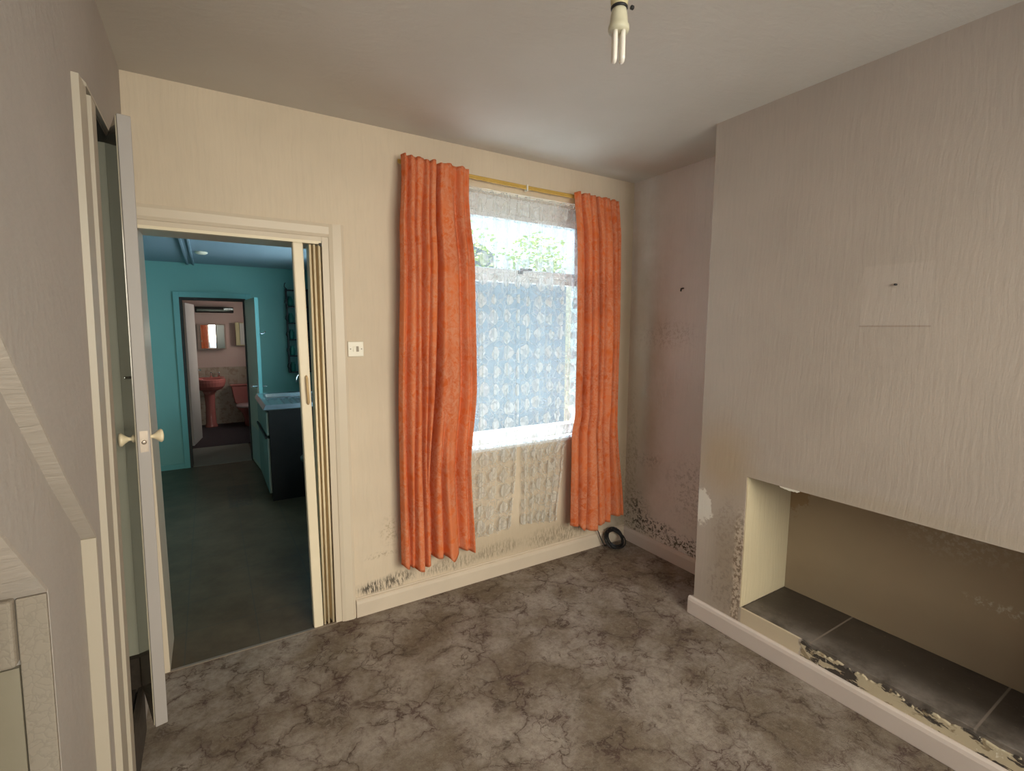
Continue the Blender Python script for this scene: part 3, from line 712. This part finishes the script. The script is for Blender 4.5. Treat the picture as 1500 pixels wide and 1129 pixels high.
bu = thing('light_bulb', 'unlit energy saving bulb with slim white tubes in the pendant', 'light bulb', (PX, PY, 2.2))
bm = bmesh.new(); lathe(bm, [(0.017, 2.2565), (0.0185, 2.25), (0.0205, 2.238), (0.022, 2.222), (0.0245, 2.218), (0.0255, 2.210), (0.024, 2.204), (0.012, 2.2035)], (PX, PY, 0), n=28); obj('bulb_base', bm, plain('bulb_plastic', (0.62, 0.58, 0.43), 0.4, 0.03), bu, smooth=True)
m_tube = plain('frosted_tube', (0.85, 0.80, 0.72), 0.25, 0.02, 10, 0, spec=0.6)
for k in (-1, 1):
    bm = bmesh.new()
    ex, ey = math.cos(0.55), -math.sin(0.55)
    cx, cy = PX+k*0.0095*ex, PY+k*0.0095*ey
    fx, fy = -ey, ex
    pts = [(cx-fx*0.0085, cy-fy*0.0085, 2.204)] + [(cx-fx*0.0085, cy-fy*0.0085, 2.204-0.058*i/5) for i in range(1, 6)]
    for a in range(1, 8): th = PI*a/8; pts.append((cx-fx*0.0085*math.cos(th), cy-fy*0.0085*math.cos(th), 2.146-0.0085*math.sin(th)))
    pts += [(cx+fx*0.0085, cy+fy*0.0085, 2.146+0.058*i/5) for i in range(0, 6)]
    tube(bm, pts, 0.0062, 10); obj('glass_tube', bm, m_tube, bu, smooth=True)

# ------------------------------------------------------------------ aerial outlet, cable coil, nails
oc = thing('cable', 'black cable coiled on the carpet in the corner by the right curtain', 'cable', (2.53, -0.09, 0))
bm = bmesh.new(); lathe(bm, [(0.016, -0.0), (0.016, -0.010), (0.011, -0.016), (0.006, -0.03), (0, -0.031)], (2.400, 0, 0.150), 'y', 16); obj('wall_plug', bm, m_black, oc, smooth=True)
bm = bmesh.new(); tube(bm, [(2.400, -0.03, 0.150), (2.412, -0.036, 0.138), (2.425, -0.04, 0.11), (2.437, -0.045, 0.075), (2.447, -0.06, 0.04), (2.455, -0.075, 0.02)], 0.0035, 8); obj('lead', bm, m_black, oc, smooth=True)
bm = bmesh.new(); ct = Vector((2.528, -0.088, 0.062)); ax = Vector((0, -0.70, 0.71)); e1 = Vector((1, 0, 0)); e2 = ax.cross(e1)
pts = []
for i in range(7*26+1):
    a = 2*PI*i/26; k = i/26
    r = 0.068+0.009*math.sin(k*2.4+1)+0.005*math.sin(a*2+k)
    pts.append(ct+e1*r*math.cos(a)+e2*r*math.sin(a)*0.95+ax*(-0.012+0.004*k+0.004*math.sin(a*1.5+k*2))+e1*0.004*math.sin(k*5))
tube(bm, pts, 0.0042, 7); obj('coil', bm, m_black, oc, smooth=True)
bm = bmesh.new(); tube(bm, [(2.455, -0.075, 0.02), (2.462, -0.09, 0.04), ct-e1*0.066], 0.0035, 7); obj('lead', bm, m_black, oc, smooth=True)
bm = bmesh.new(); tube(bm, [(2.70, -0.434, 1.735), (2.680, -0.434, 1.732), (2.677, -0.434, 1.716)], 0.0045, 8)
tag(obj('wall_hook', bm, m_black, smooth=True), 'small dark hook on the alcove wall', 'hook')
bm = bmesh.new(); tube(bm, [(2.33, -1.666, 1.647), (2.318, -1.666, 1.647)], 0.0035, 8)
tag(obj('nail', bm, m_black, smooth=True), 'small dark nail above the faded square on the chimney breast', 'nail')
# torn paper under the lintel edge
bm = bmesh.new(); pts = []
for i in range(31):
    y = -1.30-0.085*i/30; pts.append((y, 0.8055-0.010*abs(mnoise.noise(Vector((y*60, 0, 3))))-0.003-0.006*math.sin(PI*i/30)))
prism(bm, [(-1.30, 0.808), *pts, (-1.385, 0.808)], 0, CHX+0.001, CHX+0.003)
tag(obj('torn_wallpaper', bm, m_white), 'white flap of torn wallpaper under the recess lintel', 'torn wallpaper')

# ------------------------------------------------------------------ kitchen
KY = 3.70; KZ = 2.15
struct(obj('floor_kitchen', B(-1.0, 1.25, 0.0, 4.68, -0.12, 0), m_vinyl), 'dark grey green vinyl kitchen floor')
struct(obj('ceiling_kitchen', B(-1.0, 1.4, 0.28, KY+0.15, KZ, KZ+0.1), m_kceil), 'pale blue kitchen ceiling')
struct(obj('wall_kitchen_far', boxes((-1.0, -0.003, KY, KY+0.15, -0.12, KZ), (0.60, 1.25, KY, KY+0.15, -0.12, KZ), (-0.003, 0.60, KY, KY+0.15, 1.80, KZ)), m_teal), 'teal far wall of the kitchen')
struct(obj('wall_kitchen_left', B(-1.15, -1.0, 0.28, 6.5, -0.12, 2.25), m_teal))
struct(obj('wall_kitchen_near', boxes((-1.0, -0.001, 0.28, 0.30, -0.12, KZ), (0.736, 1.25, 0.28, 0.30, -0.12, KZ), (-0.001, 0.736, 0.28, 0.30, 1.906, KZ)), m_teal))
struct(obj('wall_kitchen_right', boxes((1.25, 1.4, 0.28, 1.15, -0.12, 2.25), (1.25, 1.4, 2.65, 5.1, -0.12, 2.25), (1.25, 1.4, 1.15, 2.65, -0.12, 0.95), (1.25, 1.4, 1.15, 2.65, 2.02, 2.25),
    (1.25, 1.4, 5.7, 6.5, -0.12, 2.25), (1.25, 1.4, 5.1, 5.7, -0.12, 1.2), (1.25, 1.4, 5.1, 5.7, 1.8, 2.25)), m_teal))
w2 = obj('window_2', boxes((1.30, 1.35, 1.15, 1.2, 0.95, 2.02), (1.30, 1.35, 2.6, 2.65, 0.95, 2.02), (1.30, 1.35, 1.2, 2.6, 0.95, 1.0), (1.30, 1.35, 1.2, 2.6, 1.97, 2.02), (1.30, 1.35, 1.88, 1.92, 1.0, 1.97)), m_upvc)
struct(w2, 'kitchen window'); obj('pane', B(1.323, 1.327, 1.2, 2.6, 1.0, 1.97), m_glass, w2)
w3 = obj('window_3', boxes((0.22, 0.27, RY-0.12, RY-0.06, 0.8, 2.25), (2.05, 2.1, RY-0.12, RY-0.06, 0.8, 2.25), (0.27, 2.05, RY-0.12, RY-0.06, 0.8, 0.86), (0.27, 2.05, RY-0.12, RY-0.06, 2.19, 2.25), (1.14, 1.18, RY-0.12, RY-0.06, 0.86, 2.19)), m_upvc)
struct(w3, 'street window behind the viewer'); obj('pane', B(0.27, 2.05, RY-0.092, RY-0.088, 0.86, 2.19), m_glass, w3)
c3 = curtain('curtain', 'orange curtain at the street window, seen in the bathroom mirror', [(2.3, -0.015), (0.3, -0.02)], [(2.3, 0.23), (0.3, 0.22)], [(0, 0.3), (1, 0.3)],
        [(0.2, 0.04, 0.04, 0, None), (0.5, 0.04, 0.05, 0, None), (0.8, 0.04, 0.04, 0, None)], 2.32, m_cloth, 2.0, nu=60, nv=30)
c3.location = (0, RY+0.17, 0)
bm = bmesh.new(); tube(bm, [(0.02, RY+0.09, 2.335), (2.3, RY+0.09, 2.335)], 0.01, 8); tag(obj('curtain_track', bm, m_pole, smooth=True), 'curtain track over the street window', 'curtain track')
struct(obj('trim_10', boxes((-0.055, -0.003, KY-0.02, KY, 0, 1.855), (-0.003, 0.60, KY-0.02, KY, 1.80, 1.855), (0.60, 0.655, KY-0.02, KY, 0, 1.855)), m_teal2, bevel=0.003), 'teal casing round the far kitchen doorway')
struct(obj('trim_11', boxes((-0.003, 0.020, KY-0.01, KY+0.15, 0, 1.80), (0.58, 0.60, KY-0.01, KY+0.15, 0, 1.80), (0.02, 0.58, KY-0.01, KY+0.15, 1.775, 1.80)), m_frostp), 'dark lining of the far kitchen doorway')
bm = boxes((-1.0, -0.055, KY-0.012, KY, 0, 0.055)); struct(obj('baseboard_kitchen', bm, m_teal2))
struct(obj('trim_12', boxes((0.085, 0.10, 0.3, KY, KZ-0.02, KZ), (0.135, 0.15, 0.3, KY, KZ-0.02, KZ), (0.10, 0.135, 0.3, KY, KZ-0.008, KZ)), m_kceil), 'cover strip along the kitchen ceiling')
# ceiling lamp in the kitchen
bm = bmesh.new(); lathe(bm, [(0.05, KZ), (0.05, KZ-0.012), (0.03, KZ-0.022), (0.0, KZ-0.024)], (0.22, 2.75, 0)); tag(obj('ceiling_rose', bm, m_foldw, smooth=True), 'round pale ceiling rose on the kitchen ceiling', 'ceiling rose')
# socket on the far wall
so = obj('wall_switch', B(-0.305, -0.265, KY-0.01, KY, 1.165, 1.21), plain('dull_plastic', (0.2, 0.2, 0.2), 0.5), bevel=0.003); tag(so, 'small dark fitting on the teal kitchen wall', 'switch')
# open leaf of the far doorway
kd = thing('door_3', 'grey green door swung open into the kitchen beside the sink', 'door', (0.59, 3.69, 0)); kd['kind'] = 'structure'
def kxf(bm):
    a = Vector((0.588, 3.685, 0)); d = Vector((0.050, -0.655, 0)); L = d.length; d.normalize(); n = Vector((-d.y, d.x, 0))
    for v in bm.verts: v.co = a + d*v.co.x + n*v.co.y + Vector((0, 0, v.co.z))
    return bm
obj('door_leaf', kxf(B(0.0, 0.655, 0.0, 0.032, 0.012, 1.785)), m_kleaf, kd, bevel=0.002)
tag(obj('door_edge', kxf(B(0.655, 0.6575, 0.0, 0.032, 0.012, 1.785)), m_teal2, kd), 'teal painted edge')
tag(obj('lower_panel', kxf(B(0.06, 0.6, -0.004, 0.0, 0.06, 0.42)), plain('kick_panel', (0.50, 0.52, 0.45), 0.35, 0.05), kd), 'paler panel at the foot')
for sgn in (-1, 1):
    bm = bmesh.new(); y0 = 0.032 if sgn > 0 else 0.0
    tube(bm, [(0.60, y0, 0.9), (0.60, y0+sgn*0.045, 0.9), (0.54, y0+sgn*0.05, 0.9)], 0.008, 8)
    box(bm, 0.585, 0.615, min(y0, y0+sgn*0.005), max(y0, y0+sgn*0.005), 0.84, 0.97)
    obj('lever_handle', kxf(bm), m_chrome, kd, smooth=False)
bm = bmesh.new(); tube(bm, [(0.62, 0.032, 1.44), (0.62, 0.06, 1.43), (0.62, 0.085, 1.44), (0.62, 0.09, 1.455)], 0.006, 8); tube(bm, [(0.62, 0.034, 1.47), (0.62, 0.034, 1.41)], 0.007, 8)
obj('coat_hook', kxf(bm), m_chrome, kd)

# sink unit
SX0, SX1, SY0, SY1 = 0.612, 1.235, 2.105, 3.0
su = thing('sink_unit', 'dark sided kitchen sink base unit with grey green doors', 'cabinet', (0.9, 2.55, 0))
bm = boxes((SX0+0.02, SX1, SY0, SY0+0.018, 0.0, 0.79), (SX0+0.02, SX1, SY1-0.018, SY1, 0.0, 0.79), (SX0+0.06, SX1, SY0+0.018, SY1-0.018, 0.06, 0.08), (SX1-0.01, SX1, SY0+0.018, SY1-0.018, 0.08, 0.79))
box(bm, SX0+0.06, SX0+0.075, SY0+0.018, SY1-0.018, 0.0, 0.06)
obj('carcass', bm, m_dkwood, su)
for k in range(2):
    a = SY0+0.012+k*0.44; d_ = obj('cabinet_door', B(SX0, SX0+0.018, a, a+0.43, 0.07, 0.55), m_kdoor, su, bevel=0.002)
    tag(obj('door_pull', B(SX0-0.014, SX0, a+0.01, a+0.42, 0.545, 0.565), m_black, d_), 'black strip pull')
    obj('drawer_front', B(SX0, SX0+0.018, a, a+0.43, 0.575, 0.775), m_kdoor, su, bevel=0.002)
st = su
bm = bmesh.new(); nx_, ny_ = 34, 50; rows = []
for j in range(ny_+1):
    row = []
    for i in range(nx_+1):
        x = SX0-0.02+(SX1-SX0+0.025)*i/nx_; y = SY0-0.012+(SY1-SY0+0.03)*j/ny_; z = 0.832
        if 0.68 < x < 1.12 and 2.62 < y < 2.94: z = 0.68
        elif 0.66 < x < 1.14 and 2.16 < y < 2.58: z = 0.824 + (0.003 if int((x-0.66)/0.03) % 2 else -0.001)
        if i in (0, nx_) or j in (0, ny_): z = 0.80
        elif i in (1, nx_-1) or j in (1, ny_-1): z = 0.838
        row.append(bm.verts.new((x, y, z)))
    rows.append(row)
for a, b in zip(rows, rows[1:]):
    for i in range(nx_): bm.faces.new((a[i], a[i+1], b[i+1], b[i]))
tag(obj('sink_top', bm, m_steel, st), 'stainless steel sink top with drainer')
obj('underframe', B(SX0-0.004, SX1, SY0, SY1, 0.79, 0.800), plain('worktop_edge', (0.10, 0.12, 0.11), 0.4), st)
tp = thing('tap', 'chrome swan neck tap at the far end of the sink', 'tap', (1.075, 2.97, 0.83))
bm = bmesh.new(); lathe(bm, [(0.02, 0.832), (0.02, 0.845), (0.012, 0.86), (0.012, 0.90), (0.008, 0.905)], (1.075, 2.965, 0)); obj('tap_body', bm, m_chrome, tp, smooth=True)
bm = bmesh.new(); tube(bm, [(1.075, 2.965, 0.90)] + [(1.075-0.05+0.05*math.cos(a*PI/8), 2.965-0.03*(a/8), 0.97+0.05*math.sin(a*PI/8)) for a in range(0, 9)] + [(0.975, 2.93, 0.94)], 0.008, 8); obj('spout', bm, m_chrome, tp, smooth=True)
bm = bmesh.new(); lathe(bm, [(0.006, 0), (0.014, 0.01), (0.014, 0.022), (0, 0.026)], (1.087, 2.965, 0.885), 'x', 12); obj('tap_knob', bm, m_chrome, tp, smooth=True)
# rack on the far wall
rk = thing('wall_rack', 'dark wall rack of green pots in the far corner above the sink', 'rack', (1.12, KY, 0.95))
bm = boxes((1.0, 1.012, KY-0.09, KY-0.001, 0.98, 1.93), (1.225, 1.237, KY-0.09, KY-0.001, 0.98, 1.93))
for k in range(6): box(bm, 1.0, 1.237, KY-0.09, KY-0.001, 0.98+0.185*k, 0.99+0.185*k)
for k in range(6):
    tube(bm, [(1.0, KY-0.085, 1.03+0.18*k), (0.985, KY-0.085, 1.05+0.18*k), (0.99, KY-0.085, 1.08+0.18*k), (1.0, KY-0.085, 1.09+0.18*k)], 0.005, 6)
obj('rack_frame', bm, m_black, rk)
m_jar = plain('green_jar', (0.03, 0.22, 0.17), 0.2, 0.1, 20, 0, spec=0.6)
for k in range(5):
    for q in range(1):
        bm = bmesh.new(); x = 1.045+0.066*q; z = 0.991+0.185*k
        lathe(bm, [(0.024, z), (0.028, z+0.02), (0.028, z+0.08), (0.018, z+0.095), (0.018, z+0.11)], (x, KY-0.045, 0), n=12)
        row = ['bottom', 'second', 'middle', 'fourth', 'top'][k]; col_ = ['left', 'middle', 'right'][q]
        tag(obj('jar', bm, m_jar, smooth=True), f'green pot on the {row} shelf of the dark wall rack', 'jar', 'pots on the kitchen wall rack')
# stool in the dark beside the sink unit
sl = thing('stool', 'low pale topped stool in the dark in front of the sink unit side', 'stool', (0.93, 1.86, 0))
bm = bmesh.new(); lathe(bm, [(0.0, 0.38), (0.105, 0.38), (0.12, 0.395), (0.12, 0.415), (0.105, 0.43), (0.0, 0.435)], (0.95, 1.86, 0), n=26); obj('seat', bm, plain('stool_top', (0.10, 0.10, 0.085), 0.5), sl, smooth=True)
for a in range(4):
    bm = bmesh.new(); c_, s_ = math.cos(a*PI/2+0.7), math.sin(a*PI/2+0.7)
    tube(bm, [(0.95+0.08*c_, 1.86+0.08*s_, 0.385), (0.95+0.11*c_, 1.86+0.11*s_, 0.0)], 0.01, 8); obj('leg', bm, m_dkwood, sl)

# ------------------------------------------------------------------ lobby + bathroom
struct(obj('floor_lobby', B(-0.003, 0.60, KY, 4.66, 0.0, 0.003), m_lobbyfloor), 'paler lobby floor')
struct(obj('wall_lobby', boxes((-0.15, -0.03, KY+0.15, 4.7, 0, 2.1), (0.75, 0.9, KY+0.15, 4.7, 0, 2.1)), plain('lobby_paint', (0.30, 0.34, 0.36), 0.5)))
struct(obj('ceiling_lobby', B(-1.0, 1.4, KY+0.15, 6.5, 2.1, 2.2), plain('lobby_ceiling', (0.35, 0.33, 0.3), 0.6)))
struct(obj('wall_bathroom_near', boxes((-1.0, -0.03, 4.7, 4.78, 0, 2.1), (0.72, 1.25, 4.7, 4.78, 0, 2.1), (-0.03, 0.72, 4.7, 4.78, 1.86, 2.1)), plain('bath_inner_paint', (0.4, 0.3, 0.27), 0.5)))
struct(obj('floor_bathroom', B(-1.0, 1.25, 4.66, 6.5, -0.12, 0.004), m_bcarpet), 'dark plum bathroom carpet')
BY = 6.34
struct(obj('wall_bathroom_back', B(-1.0, 1.25, BY, BY+0.16, 0, 2.1), m_btile), 'pink bathroom wall with tiled lower half')
bd = thing('door_4', 'whitish bathroom door standing open behind the lobby', 'door', (0.0, 4.75, 0)); bd['kind'] = 'structure'
def bxf(bm):
    a = Vector((0.012, 4.79, 0)); d = Vector((0.082, 0.50, 0)); d.normalize(); n = Vector((-d.y, d.x, 0))
    for v in bm.verts: v.co = a + d*v.co.x + n*v.co.y + Vector((0, 0, v.co.z))
    return bm
obj('door_leaf', bxf(B(0, 0.51, 0.0, 0.035, 0.01, 1.79)), m_wdoor, bd, bevel=0.002)
bm = bmesh.new(); tube(bm, [(0.47, 0.0, 0.93), (0.47, -0.03, 0.93), (0.45, -0.035, 0.93)], 0.01, 8); obj('door_knob', bxf(bm), m_chrome, bd)
# basin
bs = thing('washbasin', 'pink pedestal washbasin in the bathroom', 'washbasin', (0.21, 6.1, 0))
bm = bmesh.new(); n = 32; prof = [(0.10, 0.555, 0), (0.15, 0.575, 0), (0.19, 0.62, 0), (0.208, 0.68, 0), (0.21, 0.725, 0), (0.195, 0.735, 0), (0.165, 0.725, 0), (0.14, 0.66, 0), (0.06, 0.62, 0), (0.0, 0.615, 0)]
lathe(bm, [(a, b) for a, b, _ in prof], (0, 0, 0), n=n)
for v in bm.verts:
    v.co.x *= 1.0; v.co.y *= 0.95
    v.co.x += 0.215; v.co.y += 6.11
box(bm, 0.02, 0.41, 6.24, BY-0.001, 0.69, 0.745)
obj('bowl', bm, m_suite, bs, smooth=False, bevel=0.004)
bm = bmesh.new(); lathe(bm, [(0.085, 0.004), (0.085, 0.02), (0.068, 0.06), (0.062, 0.3), (0.07, 0.5), (0.10, 0.57)], (0.205, 6.14, 0), n=24); obj('pedestal', bm, m_suite, bs, smooth=True)
for x in (0.24, 0.34):
    t_ = thing('tap', 'chrome basin tap, %s of the two on the pink washbasin' % ('left' if x < 0.3 else 'right'), 'tap', (x, 6.26, 0.745), 'taps on the pink washbasin')
    bm = bmesh.new(); lathe(bm, [(0.014, 0.745), (0.012, 0.79), (0.02, 0.80), (0.02, 0.815), (0, 0.82)], (x, 6.27, 0), n=12); obj('tap_body', bm, m_chrome, t_, smooth=True)
    bm = bmesh.new(); tube(bm, [(x, 6.27, 0.78), (x, 6.21, 0.785), (x, 6.205, 0.768)], 0.008, 8); obj('spout', bm, m_chrome, t_, smooth=True)
# toilet
to = thing('toilet', 'pink toilet with cistern beside the washbasin', 'toilet', (0.72, 6.1, 0))
bm = bmesh.new(); prism(bm, [(0.49, 0.60), (0.93, 0.60), (0.90, 0.34), (0.86, 0.30), (0.57, 0.30), (0.53, 0.34)], 1, 6.17, BY-0.002); obj('cistern', bm, m_suite, to, bevel=0.012)
obj('cistern_lid', B(0.475, 0.945, 6.155, BY-0.002, 0.60, 0.625), m_suite, to, bevel=0.008)
bm = bmesh.new(); lathe(bm, [(0.09, 0.004), (0.08, 0.1), (0.11, 0.2), (0.165, 0.27), (0.175, 0.30), (0, 0.30)], (0.72, 6.0, 0), n=24)
for v in bm.verts: v.co.y = 6.0+(v.co.y-6.0)*1.2
obj('bowl', bm, m_suite, to, smooth=True)
bm = bmesh.new(); lathe(bm, [(0.0, 0.302), (0.185, 0.302), (0.19, 0.315), (0.18, 0.335), (0.0, 0.345)], (0.72, 5.98, 0), n=26)
for v in bm.verts: v.co.y = 5.98+(v.co.y-5.98)*1.15
tag(obj('seat_lid', bm, plain('pale_pink_lid', (0.62, 0.42, 0.42), 0.2, 0.05, 5, 0, spec=0.6), to, smooth=True), 'paler pink lid')
# mirror cabinets and dark strip fitting
mc = thing('mirror_cabinet', 'mirror cabinet above the washbasin reflecting an orange curtain', 'mirror cabinet', (0.28, BY, 1.17))
obj('cabinet_body', B(0.095, 0.465, BY-0.10, BY-0.001, 1.165, 1.545), plain('mirror_cab_body', (0.36, 0.26, 0.22), 0.4), mc)
obj('mirror', B(0.14, 0.33, BY-0.106, BY-0.1, 1.18, 1.53), m_mirror, mc)
tag(obj('mirror', B(0.345, 0.445, BY-0.106, BY-0.1, 1.18, 1.53), m_dmirror, mc), 'right-hand mirror door with a dark green reflection painted in')
m2 = thing('mirror_cabinet', 'small cream framed cabinet right of the washbasin mirror', 'mirror cabinet', (0.66, BY, 1.22))
obj('cabinet_body', B(0.595, 0.80, BY-0.08, BY-0.001, 1.22, 1.57), m_cframe, m2)
obj('cabinet_door', B(0.60, 0.635, BY-0.088, BY-0.08, 1.23, 1.50), m_cframe, m2); tag(obj('cabinet_door', B(0.655, 0.79, BY-0.088, BY-0.08, 1.23, 1.56), m_wdoor, m2), 'mirror door with its pale reflection painted in grey')  # flat grey stands in for what the mirror reflects
sf = obj('wall_heater', B(0.09, 0.585, BY-0.12, BY-0.001, 1.715, 1.80), m_dkwood, bevel=0.006); tag(sf, 'long dark wall fitting high above the mirror cabinet', 'wall heater')
tag(obj('reflector', B(0.11, 0.53, BY-0.126, BY-0.119, 1.735, 1.765), m_dmirror, sf), 'glassy dark strip')
obj('end_cap', B(0.46, 0.58, BY-0.13, BY-0.12, 1.755, 1.785), m_steel, sf)

# ------------------------------------------------------------------ yard outside
m_yw = M('painted_yard_wall', 0.8, 0.1)
p = m_yw.sep(); br = m_yw.n('ShaderNodeTexBrick'); m_yw.put(br.inputs['Vector'], m_yw.vm('MULTIPLY', m_yw.n('ShaderNodeTexCoord').outputs['Object'], (1, 1, 1)))
m_yw = m_yw.done(m_yw.mix(m_yw.noise(6), (0.185, 0.22, 0.24), (0.24, 0.275, 0.295)), m_yw.bump(m_yw.noise(30), 0.3, 0.01))
struct(obj('ground_yard', B(1.4, 8, 0.28, 7, -0.3, -0.1), plain('yard_concrete', (0.50, 0.52, 0.54), 0.9)), 'concrete yard')
struct(obj('wall_yard', B(1.4, 8, 3.2, 3.35, -0.1, 2.28), m_yw), 'grey yard wall seen through the net curtains')
m_foliage = plain('ivy_leaves', (0.42, 0.50, 0.20), 0.6, 0.5, 20, 0.1)
for k, (cx, cz, rx, rz, lab) in enumerate([(3.15, 2.45, 0.55, 0.45, 'leafy shrub topping the yard wall, left side of window view'), (4.35, 2.5, 0.5, 0.35, 'leafy shrub topping the yard wall, right side of window view')]):
    bm = bmesh.new()
    for i in range(900):
        a = random.random()*2*PI; r = math.sqrt(random.random()); cxx = cx+rx*r*math.cos(a); czz = cz+rz*r*math.sin(a); yy = 3.55+random.uniform(-0.25, 0.25)
        q = Matrix.Rotation(random.random()*6, 3, 'Z') @ Matrix.Rotation(random.random()*6, 3, 'X'); s_ = random.uniform(0.02, 0.045)
        vs = [bm.verts.new(Vector((cxx, yy, czz))+q @ Vector(c)*s_) for c in ((-1, 0, 0), (0, -0.5, 0.1), (1, 0, 0), (0, 0.5, 0.1))]
        bm.faces.new(vs)
    for s_ in (-0.3, 0.0, 0.25): tube(bm, [(cx+s_, 3.5, -0.1), (cx+s_*1.1, 3.55, 1.6), (cx+s_*1.3, 3.55, cz)], 0.02, 6)
    tag(obj('shrub', bm, m_foliage), lab, 'shrub')
bm = bmesh.new(); prism(bm, [(3.45, 2.1), (3.45, 2.62), (3.72, 2.78), (4.0, 2.62), (4.0, 2.1)], 1, 4.2, 5.6)
box(bm, 3.45, 4.0, 4.2, 5.6, -0.1, 2.1)
tag(obj('shed', bm, m_yw), 'pale gabled outbuilding behind the yard wall', 'outbuilding')
